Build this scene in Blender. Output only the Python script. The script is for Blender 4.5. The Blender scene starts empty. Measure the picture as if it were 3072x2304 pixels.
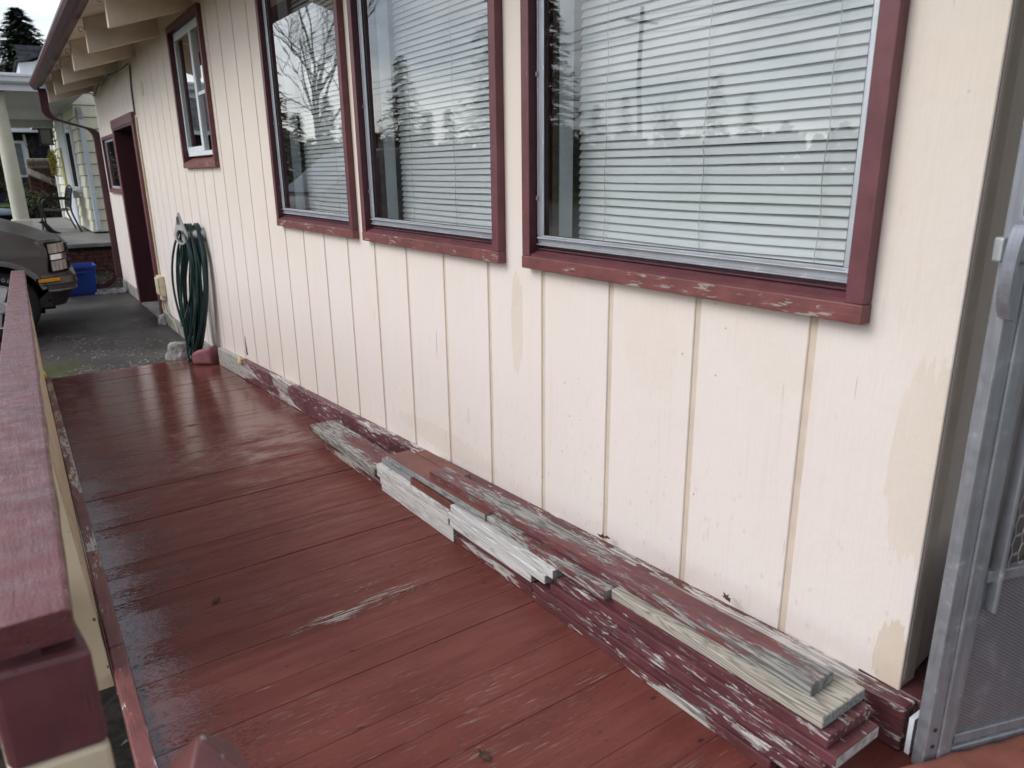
import bpy, bmesh, math, random
from mathutils import Vector, Matrix, noise as mnoise
random.seed(7)
rad = math.radians
S = bpy.context.scene
COL = S.collection

# ------------------------------------------------------------------ camera
cam = bpy.data.cameras.new('camera'); camo = bpy.data.objects.new('camera', cam); COL.objects.link(camo)
cam.sensor_width = 36.0; cam.lens = 36.0 * 2175.8 / 3072.0
cam.clip_start = 0.02; cam.clip_end = 600
_y, _p, _r = 0.60078, 0.28711, 0.013277
_f = Vector((math.sin(_y) * math.cos(_p), math.cos(_y) * math.cos(_p), -math.sin(_p)))
_rt = Vector((math.cos(_y), -math.sin(_y), 0)); _dn = _f.cross(_rt)
_r2 = _rt * math.cos(_r) + _dn * math.sin(_r); _d2 = -_rt * math.sin(_r) + _dn * math.cos(_r)
camo.matrix_world = Matrix(((_r2.x, -_d2.x, -_f.x, -1.325), (_r2.y, -_d2.y, -_f.y, 0.0), (_r2.z, -_d2.z, -_f.z, 1.577), (0, 0, 0, 1)))
cam.dof.use_dof = True; cam.dof.focus_distance = 2.6; cam.dof.aperture_fstop = 5.0
S.camera = camo

# ------------------------------------------------------------------ world + sun (overcast)
SUN_EL, SUN_AZ = 40.0, -72.0          # azimuth measured from +Y towards +X
w = bpy.data.worlds.new('World'); S.world = w; w.use_nodes = True
nt = w.node_tree; nt.nodes.clear()
out = nt.nodes.new('ShaderNodeOutputWorld'); bg = nt.nodes.new('ShaderNodeBackground')
sky = nt.nodes.new('ShaderNodeTexSky'); sky.sky_type = 'NISHITA'; sky.sun_disc = False
sky.sun_elevation = rad(SUN_EL); sky.sun_rotation = rad(SUN_AZ)
sky.air_density = 1.0; sky.dust_density = 1.0; sky.ozone_density = 1.0
hs = nt.nodes.new('ShaderNodeHueSaturation'); hs.inputs['Saturation'].default_value = 0.22
tcw = nt.nodes.new('ShaderNodeTexCoord'); mpw = nt.nodes.new('ShaderNodeMapping'); mpw.inputs['Scale'].default_value = (1.6, 1.6, 4.5)
cl = nt.nodes.new('ShaderNodeTexNoise'); cl.inputs['Scale'].default_value = 1.7; cl.inputs['Detail'].default_value = 6; cl.inputs['Roughness'].default_value = 0.55
cr = nt.nodes.new('ShaderNodeValToRGB'); cr.color_ramp.elements[0].position = 0.38; cr.color_ramp.elements[0].color = (0.48, 0.53, 0.60, 1)
cr.color_ramp.elements[1].position = 0.60; cr.color_ramp.elements[1].color = (1.12, 1.12, 1.12, 1)
mx = nt.nodes.new('ShaderNodeMix'); mx.data_type = 'RGBA'; mx.blend_type = 'MULTIPLY'; mx.inputs[0].default_value = 1.0
nt.links.new(tcw.outputs['Generated'], mpw.inputs[0]); nt.links.new(mpw.outputs[0], cl.inputs['Vector'])
nt.links.new(cl.outputs['Fac'], cr.inputs[0]); nt.links.new(sky.outputs[0], hs.inputs['Color'])
nt.links.new(hs.outputs[0], mx.inputs[6]); nt.links.new(cr.outputs[0], mx.inputs[7])
# overcast luminance: brighter overhead than at the horizon
sx = nt.nodes.new('ShaderNodeSeparateXYZ'); nt.links.new(tcw.outputs['Generated'], sx.inputs[0])
gz = nt.nodes.new('ShaderNodeMapRange'); gz.inputs[1].default_value = 0.0; gz.inputs[2].default_value = 1.0; gz.inputs[3].default_value = 0.85; gz.inputs[4].default_value = 1.9; nt.links.new(sx.outputs[2], gz.inputs[0])
vm = nt.nodes.new('ShaderNodeVectorMath'); vm.operation = 'SCALE'; nt.links.new(mx.outputs[2], vm.inputs[0]); nt.links.new(gz.outputs[0], vm.inputs['Scale'])
nt.links.new(vm.outputs[0], bg.inputs['Color']); bg.inputs['Strength'].default_value = 0.15
nt.links.new(bg.outputs[0], out.inputs[0])
sl = bpy.data.lights.new('sun', 'SUN'); sl.energy = 0.86; sl.angle = rad(28); sl.color = (1.0, 0.97, 0.93)
slo = bpy.data.objects.new('sun', sl); COL.objects.link(slo)
sd = Vector((math.sin(rad(SUN_AZ)) * math.cos(rad(SUN_EL)), math.cos(rad(SUN_AZ)) * math.cos(rad(SUN_EL)), math.sin(rad(SUN_EL))))
slo.rotation_euler = sd.to_track_quat('Z', 'Y').to_euler(); slo.location = (-6, 4, 12)
S.view_settings.view_transform = 'Standard'; S.view_settings.look = 'None'
S.view_settings.exposure = 0.60; S.view_settings.gamma = 1.0; S.view_settings.use_curve_mapping = False
S.cycles.use_denoising = True; S.cycles.max_bounces = 8; S.cycles.transparent_max_bounces = 12
S.cycles.caustics_reflective = False; S.cycles.caustics_refractive = False

# ------------------------------------------------------------------ mesh helpers
ROOT = {}
def prop(o, label=None, cat=None, group=None, kind=None):
    if label: o['label'] = label
    if cat: o['category'] = cat
    if group: o['group'] = group
    if kind: o['kind'] = kind
    return o
def thing(name, loc, label, cat, group=None):
    o = bpy.data.objects.new(name, None); o.empty_display_size = 0.1; COL.objects.link(o); o.location = loc
    ROOT[o.name] = Vector(loc); return prop(o, label, cat, group)
class MB:
    def __init__(s): s.v = []; s.f = []
    def add(s, vs, fs):
        n = len(s.v); s.v += [tuple(v) for v in vs]; s.f += [tuple(i + n for i in f) for f in fs]; return s
    def box(s, x0, x1, y0, y1, z0, z1):
        return s.add([(x0,y0,z0),(x1,y0,z0),(x1,y1,z0),(x0,y1,z0),(x0,y0,z1),(x1,y0,z1),(x1,y1,z1),(x0,y1,z1)],
                     [(0,3,2,1),(4,5,6,7),(0,1,5,4),(1,2,6,5),(2,3,7,6),(3,0,4,7)])
    def hexa(s, p):                                   # 8 corners, bottom ring then top ring
        return s.add(p, [(0,3,2,1),(4,5,6,7),(0,1,5,4),(1,2,6,5),(2,3,7,6),(3,0,4,7)])
    def prism(s, prof, a, b, place):                  # profile (u,v) swept from a to b, place(u,v,t)
        n = len(prof); vs = [place(u, v, a) for u, v in prof] + [place(u, v, b) for u, v in prof]
        fs = [tuple(range(n - 1, -1, -1)), tuple(range(n, 2 * n))] + [(i, (i + 1) % n, n + (i + 1) % n, n + i) for i in range(n)]
        return s.add(vs, fs)
    def tube(s, pts, r, n=6, cap=True, r1=None):
        pts = [Vector(p) for p in pts]; m = len(pts); rings = []; up = None
        for i, p in enumerate(pts):
            d = (pts[min(i + 1, m - 1)] - pts[max(i - 1, 0)])
            if d.length < 1e-9: d = Vector((0, 0, 1))
            d.normalize()
            if up is None:
                up = d.orthogonal().normalized()
            else:
                up = up - d * up.dot(d)
                up = up.normalized() if up.length > 1e-6 else d.orthogonal().normalized()
            sd_ = d.cross(up); rr = r if r1 is None else r + (r1 - r) * i / (m - 1)
            rings.append([p + up * (rr * math.cos(2 * math.pi * k / n)) + sd_ * (rr * math.sin(2 * math.pi * k / n)) for k in range(n)])
        vs = [v for rg in rings for v in rg]
        fs = [(i * n + k, i * n + (k + 1) % n, (i + 1) * n + (k + 1) % n, (i + 1) * n + k) for i in range(m - 1) for k in range(n)]
        if cap: fs += [tuple(range(n - 1, -1, -1)), tuple(range((m - 1) * n, m * n))]
        return s.add(vs, fs)
    def loft(s, rings, cap=True):
        n = len(rings[0]); m = len(rings); vs = [v for rg in rings for v in rg]
        fs = [(i * n + k, i * n + (k + 1) % n, (i + 1) * n + (k + 1) % n, (i + 1) * n + k) for i in range(m - 1) for k in range(n)]
        if cap: fs += [tuple(range(n - 1, -1, -1)), tuple(range((m - 1) * n, m * n))]
        return s.add(vs, fs)
    def build(s, name, mat, parent=None, smooth=False, bevel=0, seg=1, label=None):
        base = Vector((0, 0, 0)); q = parent
        while q is not None:
            if q.name in ROOT: base = ROOT[q.name]; break
            q = q.parent
        me = bpy.data.meshes.new(name)
        loc = Vector((0, 0, 0))
        if parent is None:
            xs = [v[0] for v in s.v]; ys = [v[1] for v in s.v]; zs = [v[2] for v in s.v]
            loc = Vector(((min(xs) + max(xs)) / 2, (min(ys) + max(ys)) / 2, min(zs))); base = loc
        me.from_pydata([(v[0] - base.x, v[1] - base.y, v[2] - base.z) for v in s.v], [], s.f)
        bm = bmesh.new(); bm.from_mesh(me); bmesh.ops.recalc_face_normals(bm, faces=bm.faces); bm.to_mesh(me); bm.free()
        if smooth: me.polygons.foreach_set('use_smooth', [True] * len(me.polygons))
        me.materials.append(mat)
        o = bpy.data.objects.new(name, me); COL.objects.link(o); o.parent = parent
        if parent is None: o.location = loc; ROOT[o.name] = loc
        if bevel:
            m = o.modifiers.new('bevel', 'BEVEL'); m.width = bevel; m.segments = seg; m.limit_method = 'ANGLE'; m.angle_limit = rad(40)
        if label: o['label'] = label
        return o
def B(name, x0, x1, y0, y1, z0, z1, mat, parent=None, bevel=0, seg=1, label=None):
    return MB().box(x0, x1, y0, y1, z0, z1).build(name, mat, parent, bevel=bevel, seg=seg, label=label)
def arc(cx, cy, r, a0, a1, n): return [(cx + r * math.cos(rad(a0 + (a1 - a0) * i / n)), cy + r * math.sin(rad(a0 + (a1 - a0) * i / n))) for i in range(n + 1)]
def smooth_path(pts, n=6):
    P = [Vector(p) for p in pts]; o = []
    for i in range(len(P) - 1):
        a, b, c, d = P[max(i - 1, 0)], P[i], P[i + 1], P[min(i + 2, len(P) - 1)]
        for k in range(n):
            t = k / n
            o.append(0.5 * ((2 * b) + (c - a) * t + (2 * a - 5 * b + 4 * c - d) * t * t + (3 * b - a - 3 * c + d) * t ** 3))
    o.append(P[-1]); return o

# ------------------------------------------------------------------ material helpers
class M:
    def __init__(s, name, rough=0.5, spec=0.5, metal=0.0):
        s.m = bpy.data.materials.new(name); s.m.use_nodes = True; s.t = s.m.node_tree
        s.b = s.t.nodes['Principled BSDF']; s.b.inputs['Roughness'].default_value = rough
        s.b.inputs['Specular IOR Level'].default_value = spec; s.b.inputs['Metallic'].default_value = metal
        s._pos = None
    def n(s, t): return s.t.nodes.new(t)
    def l(s, a, b): s.t.links.new(a, b)
    def pos(s, rnd=False):
        if s._pos is None:
            g = s.n('ShaderNodeNewGeometry'); s._pos = g.outputs['Position']
        if rnd:
            oi = s.n('ShaderNodeObjectInfo'); v = s.n('ShaderNodeVectorMath'); v.operation = 'SCALE'
            cv = s.n('ShaderNodeCombineXYZ'); s.l(oi.outputs['Random'], cv.inputs[0]); s.l(oi.outputs['Random'], cv.inputs[1]); s.l(oi.outputs['Random'], cv.inputs[2])
            s.l(cv.outputs[0], v.inputs[0]); v.inputs['Scale'].default_value = 37.0
            a = s.n('ShaderNodeVectorMath'); a.operation = 'ADD'; s.l(s._pos, a.inputs[0]); s.l(v.outputs[0], a.inputs[1]); return a.outputs[0]
        return s._pos
    def mapv(s, v, scale, loc=(0, 0, 0)):
        m = s.n('ShaderNodeMapping'); s.l(v, m.inputs[0]); m.inputs['Scale'].default_value = scale; m.inputs['Location'].default_value = loc; return m.outputs[0]
    def noise(s, v, scale=1, detail=4, rough=0.55, dist=0.0):
        q = s.n('ShaderNodeTexNoise'); s.l(v, q.inputs['Vector']); q.inputs['Scale'].default_value = scale; q.inputs['Detail'].default_value = detail
        q.inputs['Roughness'].default_value = rough; q.inputs['Distortion'].default_value = dist; return q.outputs['Fac']
    def voro(s, v, scale=1, feat='F1', out='Distance'):
        q = s.n('ShaderNodeTexVoronoi'); q.feature = feat; s.l(v, q.inputs['Vector']); q.inputs['Scale'].default_value = scale; return q.outputs[out]
    def ramp(s, f, a, b, va=0.0, vb=1.0, smooth=True):
        q = s.n('ShaderNodeMapRange'); q.interpolation_type = 'SMOOTHSTEP' if smooth else 'LINEAR'
        s.l(f, q.inputs[0]); q.inputs[1].default_value = a; q.inputs[2].default_value = b; q.inputs[3].default_value = va; q.inputs[4].default_value = vb; return q.outputs[0]
    def math(s, op, a, b=None, c=None):
        q = s.n('ShaderNodeMath'); q.operation = op
        for i, x in enumerate((a, b, c)):
            if x is None: continue
            if isinstance(x, (int, float)): q.inputs[i].default_value = x
            else: s.l(x, q.inputs[i])
        return q.outputs[0]
    def mix(s, f, a, b, mode='MIX'):
        q = s.n('ShaderNodeMix'); q.data_type = 'RGBA'; q.blend_type = mode
        for i, x in ((0, f), (6, a), (7, b)):
            if isinstance(x, (int, float)): q.inputs[i].default_value = x
            elif isinstance(x, tuple): q.inputs[i].default_value = (*x, 1) if len(x) == 3 else x
            else: s.l(x, q.inputs[i])
        return q.outputs[2]
    def sep(s, v):
        q = s.n('ShaderNodeSeparateXYZ'); s.l(v, q.inputs[0]); return q.outputs
    def blob(s, v, c, r):                          # 1 at c, 0 on the ellipsoid with radii r
        a = s.n('ShaderNodeVectorMath'); a.operation = 'SUBTRACT'; s.l(v, a.inputs[0]); a.inputs[1].default_value = c
        b = s.n('ShaderNodeVectorMath'); b.operation = 'DIVIDE'; s.l(a.outputs[0], b.inputs[0]); b.inputs[1].default_value = r
        d = s.n('ShaderNodeVectorMath'); d.operation = 'LENGTH'; s.l(b.outputs[0], d.inputs[0]); return s.ramp(d.outputs['Value'], 1.0, 0.0)
    def color(s, c):
        if isinstance(c, tuple): s.b.inputs['Base Color'].default_value = (*c, 1)
        else: s.l(c, s.b.inputs['Base Color'])
        return s
    def rough(s, r):
        s.l(r, s.b.inputs['Roughness']); return s
    def bump(s, h, strength=0.3, dist=0.01):
        q = s.n('ShaderNodeBump'); q.inputs['Strength'].default_value = strength; q.inputs['Distance'].default_value = dist; s.l(h, q.inputs['Height'])
        s.l(q.outputs[0], s.b.inputs['Normal']); return s
def plain(name, c, rough=0.5, spec=0.5, metal=0.0, var=0.12, vs=8.0, bump=0.0, bs=60.0):
    m = M(name, rough, spec, metal); n = m.noise(m.pos(), vs, 4)
    m.color(m.mix(m.ramp(n, 0.3, 0.7), tuple(x * (1 - var) for x in c), tuple(min(1, x * (1 + var)) for x in c)))
    if bump: m.bump(m.noise(m.pos(), bs, 3), bump, 0.004)
    return m.m

def ax(axis, along, across): return {'x': (along, across, across), 'y': (across, along, across), 'z': (across, across, along)}[axis]

def peel(name, paint, wood, axis='y', th=0.52, rough=0.5, patch=5.0, dark=(0.06, 0.055, 0.05), streak=0.30, fleck=0.655):
    """old paint lifting off grey wood: broad bare areas with ragged ends along the grain, plus stray flecks"""
    m = M(name, rough); p = m.pos(True)
    fine = m.noise(m.mapv(p, ax(axis, 14, 230)), 1, 4, 0.6, 0.5)
    flake = m.noise(m.mapv(p, ax(axis, 13, 75)), 1, 5, 0.68, 0.5)
    big = m.noise(m.mapv(p, ax(axis, patch * 0.55, patch * 2.6)), 1, 2, 0.45, 0.4)
    k = m.math('ADD', m.math('MULTIPLY', flake, streak), m.math('MULTIPLY', big, 1.0 - streak))
    k = m.math('ADD', k, m.math('MULTIPLY', m.math('SUBTRACT', fine, 0.5), 0.17))
    m1 = m.ramp(k, th, th + 0.012)
    fl = m.math('ADD', m.math('MULTIPLY', flake, .6), m.math('MULTIPLY', fine, .4)); reg = m.noise(m.mapv(p, ax(axis, 2.2, 12)), 1, 2)
    m2 = m.math('MULTIPLY', m.ramp(m.math('ADD', fl, m.math('MULTIPLY', m.math('SUBTRACT', reg, .5), .28)), fleck - .045, fleck - .03), m.ramp(k, th - .20, th - .12))
    mask = m.math('MAXIMUM', m1, m2)                                                # 1 = bare wood
    grain = m.noise(m.mapv(p, ax(axis, 2.2, 150)), 1, 3, 0.6, 0.7)
    wd = m.mix(m.ramp(grain, 0.42, 0.56), tuple(x * 0.45 for x in wood), tuple(min(1, x * 1.12) for x in wood))
    wd = m.mix(m.ramp(m.noise(m.mapv(p, ax(axis, 7, 60)), 1, 5, 0.6), 0.60, 0.70), wd, dark)
    pv = m.noise(p, 9, 4)
    pt = m.mix(m.ramp(pv, 0.3, 0.7), tuple(x * 0.78 for x in paint), tuple(x * 1.2 for x in paint))
    pt = m.mix(m.ramp(m.noise(m.mapv(p, ax(axis, 10, 140)), 1, 4, .6), .60, .66, 0, .7), pt, tuple(x * .35 for x in paint))
    edge = m.math('MULTIPLY', m.ramp(k, th - 0.03, th - .004), m.math('SUBTRACT', 1.0, m1)); pt = m.mix(m.math('MULTIPLY', edge, .35), pt, tuple(min(1, x * 2.2) for x in paint))
    m.color(m.mix(mask, pt, wd)); m.rough(m.ramp(mask, 0, 1, rough, 0.9, False))
    h = m.math('ADD', m.math('MULTIPLY', mask, -0.8), m.math('MULTIPLY', grain, 0.5)); m.bump(h, 0.8, 0.003)
    return m.m

def wood_mat(name, c0, c1, axis='y', dark=0.0, scale=1.0):
    m = M(name, 0.8, 0.25); p = m.pos(True)
    g = m.noise(m.mapv(p, ax(axis, 1.3 * scale, 30 * scale)), 1, 2, 0.5, 1.0)
    l = m.math('FRACT', m.math('MULTIPLY', g, 11.0)); l = m.math('ABSOLUTE', m.math('SUBTRACT', l, 0.5))
    c = m.mix(m.ramp(l, 0.02, 0.34), tuple(x * .72 for x in c0), c1)
    c = m.mix(m.math('MULTIPLY', m.ramp(m.noise(m.mapv(p, ax(axis, 6, 40)), 1, 5, 0.65), 0.52, 0.70), dark), c, (0.05, 0.048, 0.045))
    c = m.mix(m.ramp(m.noise(p, 7, 4), 0.35, 0.65, 0.0, 0.25), c, tuple(x * 0.7 for x in c1)); m.color(c)
    m.bump(l, 0.35, 0.0015); return m.m

# ------------------------------------------------------------------ materials
CREAM = (0.66, 0.575, 0.51)
MAROON = (0.118, 0.041, 0.049)
def siding_mat():
    m = M('cream_siding_paint', 0.55, 0.35); p = m.pos(); x, y, z = m.sep(p)
    fade = m.ramp(m.math('ADD', z, m.math('MULTIPLY', m.noise(m.mapv(p, (1, 7, 1.2)), 1, 4), 0.9)), 1.15, 2.35)
    c = m.mix(fade, (0.755, 0.676, 0.624), (0.742, 0.646, 0.555))
    # old beige repaint patches near the corner and along the boards
    edge = m.math('MULTIPLY', m.math('SUBTRACT', m.noise(m.mapv(p, (6, 60, 6)), 1, 4), 0.5), 0.9)
    pat = None
    for cy, cz, ry, rz, k in ((0.600, 1.04, 0.060, 0.20, .45), (0.597, 0.625, 0.036, 0.085, .85), (1.90, 1.10, 0.036, 0.16, .7), (1.30, 1.14, 0.10, 0.13, .10), (0.93, 1.20, 0.13, 0.10, .10), (0.66, 1.70, 0.10, 0.40, .15), (2.45, 0.53, 0.4, 0.05, .3)):
        b = m.math('MULTIPLY', m.ramp(m.math('ADD', m.blob(p, (0, cy, cz), (9, ry * 1.7, rz * 1.7)), edge), 0.36, 0.41), k)
        pat = b if pat is None else m.math('MAXIMUM', pat, b)
    c = m.mix(pat, c, (0.63, 0.52, 0.40))
    st = m.ramp(m.noise(m.mapv(p, (3, 38, 1.6)), 1, 5, 0.6), 0.56, 0.72, 0, 0.22); c = m.mix(st, c, (0.62, 0.52, 0.44))
    big = m.ramp(m.noise(p, 2.2, 3), 0.35, 0.7, 0, 0.35); c = m.mix(big, c, (0.785, 0.71, 0.67))
    # splash spots low on the wall
    vd = m.voro(m.mapv(p, (1, 33, 20)), 1); sp = m.math('MULTIPLY', m.ramp(vd, 0.19, 0.11), m.ramp(m.math('ADD', z, m.math('MULTIPLY', y, 0.07)), 1.15, 0.75))
    c = m.mix(m.math('MULTIPLY', sp, 0.28), c, (0.50, 0.44, 0.40))
    # hairline checks and tiny chips
    ck = m.math('MULTIPLY', m.ramp(m.noise(m.mapv(p, (4, 260, 5)), 1, 3, 0.5), 0.69, 0.71), m.ramp(m.noise(m.mapv(p, (1, 9, 2.5)), 1, 2), 0.55, 0.60))
    c = m.mix(ck, c, (0.10, 0.075, 0.055))
    ch = m.math('MULTIPLY', m.ramp(m.voro(m.mapv(p, (1, 21, 17), (3, 3, 3)), 1), 0.07, 0.04), m.ramp(m.noise(m.mapv(p, (1, 4, 4)), 1, 2), 0.55, 0.6))
    c = m.mix(m.math('MULTIPLY', ch, 0.6), c, (0.30, 0.23, 0.18))
    c = m.mix(m.ramp(m.noise(m.mapv(p, (20, 150, 7)), 1, 4, .6), .5, .72, 0, .07), c, (0.45, 0.37, 0.30))
    m.color(c)
    h = m.math('ADD', m.math('MULTIPLY', m.noise(m.mapv(p, (20, 190, 14)), 1, 4, 0.6), 0.6), m.math('MULTIPLY', m.noise(p, 60, 3), 0.5))
    h = m.math('ADD', h, m.math('MULTIPLY', m.math('ADD', ck, ch), -1.5)); h = m.math('ADD', h, m.math('MULTIPLY', pat, 0.3)); m.bump(m.math('ADD', h, m.math('MULTIPLY', m.voro(m.mapv(p, (9, 34, 30)), 1, 'SMOOTH_F1'), -.5)), 0.42, 0.003)
    return m.m
SIDING = siding_mat()
GROOVE = plain('groove_cream_paint', (0.60, 0.50, 0.405), 0.7, 0.2, var=0.07, vs=12)
EAVE = plain('eave_cream_paint', (0.66, 0.565, 0.46), 0.6, 0.3, var=0.08, vs=5, bump=0.15)
def trim_mat(name, c, chips=0.66, axis='y'):
    m = M(name, 0.42, 0.4); p = m.pos()
    pv = m.noise(p, 14, 5); pt = m.mix(m.ramp(pv, 0.3, 0.7), tuple(x * 0.84 for x in c), tuple(x * 1.16 for x in c))
    k = m.noise(m.mapv(p, ax(axis, 16, 95)), 1, 5, 0.65, 0.4); big = m.noise(p, 6, 2)
    kk = m.math('ADD', m.math('MULTIPLY', k, 0.65), m.math('MULTIPLY', big, 0.35))
    msk = m.ramp(kk, chips, chips + 0.02); crk = m.ramp(m.noise(m.mapv(p, ax(axis, 9, 210)), 1, 4, 0.6), 0.66, 0.70, 0, 0.75)
    c2 = m.mix(crk, pt, tuple(x * 0.25 for x in c)); c2 = m.mix(msk, c2, (0.33, 0.28, 0.25)); m.color(c2)
    m.bump(m.math('ADD', m.math('MULTIPLY', m.math('ADD', msk, crk), -0.7), m.noise(m.mapv(p, ax(axis, 14, 120)), 1, 4)), 0.45, 0.002); return m.m
TRIM = trim_mat('maroon_trim_paint', (0.138, 0.047, 0.052), 0.64, 'z')
SILLP = trim_mat('weathered_maroon_sill_paint', (0.180, 0.062, 0.060), 0.575, 'y')
JAMBP = plain('dark_maroon_jamb_paint', (0.085, 0.028, 0.038), 0.5, 0.4, var=0.2, vs=20, bump=0.2)
DOORP = plain('dark_maroon_door_paint', (0.070, 0.018, 0.026), 0.45, 0.4, var=0.1, vs=6, bump=0.1)
GUTTER = plain('maroon_gutter_enamel', (0.072, 0.024, 0.031), 0.42, 0.35, var=0.15, vs=5)
def alu(name, c, rough, axis='z'):
    m = M(name, rough, 0.5, 0.75); p = m.pos(); n = m.noise(m.mapv(p, ax(axis, 8, 120)), 1, 5, 0.6)
    o = m.noise(p, 35, 5, 0.7); cc = m.mix(m.ramp(n, 0.3, 0.7), tuple(x * 0.8 for x in c), c); cc = m.mix(m.ramp(o, 0.58, 0.72, 0, 0.6), cc, tuple(min(1, x * 1.5) for x in c)); m.color(cc)
    m.rough(m.ramp(o, 0.3, 0.7, rough, rough + 0.2)); m.bump(n, 0.1, 0.001); return m.m
ALU = alu('weathered_aluminium', (0.56, 0.575, 0.61), 0.40, 'z')
ALUY = alu('weathered_aluminium_rail', (0.52, 0.535, 0.57), 0.40, 'y')
ALUD = alu('dull_storm_door_aluminium', (0.37, 0.38, 0.41), 0.5, 'z')
WHITE = plain('white_window_paint', (0.72, 0.76, 0.78), 0.4, 0.4, var=0.05)
MINT = plain('pale_mint_interior_paint', (0.60, 0.635, 0.645), 0.5, 0.3, var=0.06)
BROWNJ = plain('brown_stained_jamb', (0.085, 0.060, 0.040), 0.5, 0.4, var=0.35, vs=40)
SLATM = plain('off_white_blind_enamel', (0.72, 0.73, 0.715), 0.38, 0.4, var=0.05, vs=3)
CORD = plain('off_white_cord', (0.55, 0.55, 0.50), 0.8)
def glass_mat():
    m = bpy.data.materials.new('window_glass'); m.use_nodes = True; t = m.node_tree; t.nodes.clear()
    o = t.nodes.new('ShaderNodeOutputMaterial'); a = t.nodes.new('ShaderNodeBsdfTransparent'); g = t.nodes.new('ShaderNodeBsdfGlossy'); f = t.nodes.new('ShaderNodeFresnel'); x = t.nodes.new('ShaderNodeMixShader')
    a.inputs[0].default_value = (0.92, 0.935, 0.94, 1); g.inputs['Roughness'].default_value = 0.010; f.inputs[0].default_value = 1.55
    geo = t.nodes.new('ShaderNodeNewGeometry'); nz = t.nodes.new('ShaderNodeTexNoise'); nz.inputs['Scale'].default_value = 2.5; bp = t.nodes.new('ShaderNodeBump'); bp.inputs['Strength'].default_value = 0.05; bp.inputs['Distance'].default_value = 0.01
    t.links.new(geo.outputs['Position'], nz.inputs['Vector']); t.links.new(nz.outputs['Fac'], bp.inputs['Height']); t.links.new(bp.outputs[0], g.inputs['Normal'])
    bm_ = t.nodes.new('ShaderNodeMath'); bm_.operation = 'SUBTRACT'; bm_.inputs[0].default_value = 1.0; t.links.new(geo.outputs['Backfacing'], bm_.inputs[1])
    mm = t.nodes.new('ShaderNodeMath'); mm.operation = 'MULTIPLY'; t.links.new(f.outputs[0], mm.inputs[0]); t.links.new(bm_.outputs[0], mm.inputs[1])
    m2 = t.nodes.new('ShaderNodeMath'); m2.operation = 'MULTIPLY'; m2.use_clamp = True; t.links.new(mm.outputs[0], m2.inputs[0]); m2.inputs[1].default_value = 2.4
    t.links.new(m2.outputs[0], x.inputs[0]); t.links.new(a.outputs[0], x.inputs[1]); t.links.new(g.outputs[0], x.inputs[2]); t.links.new(x.outputs[0], o.inputs[0]); return m
GLASS = glass_mat()
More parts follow.
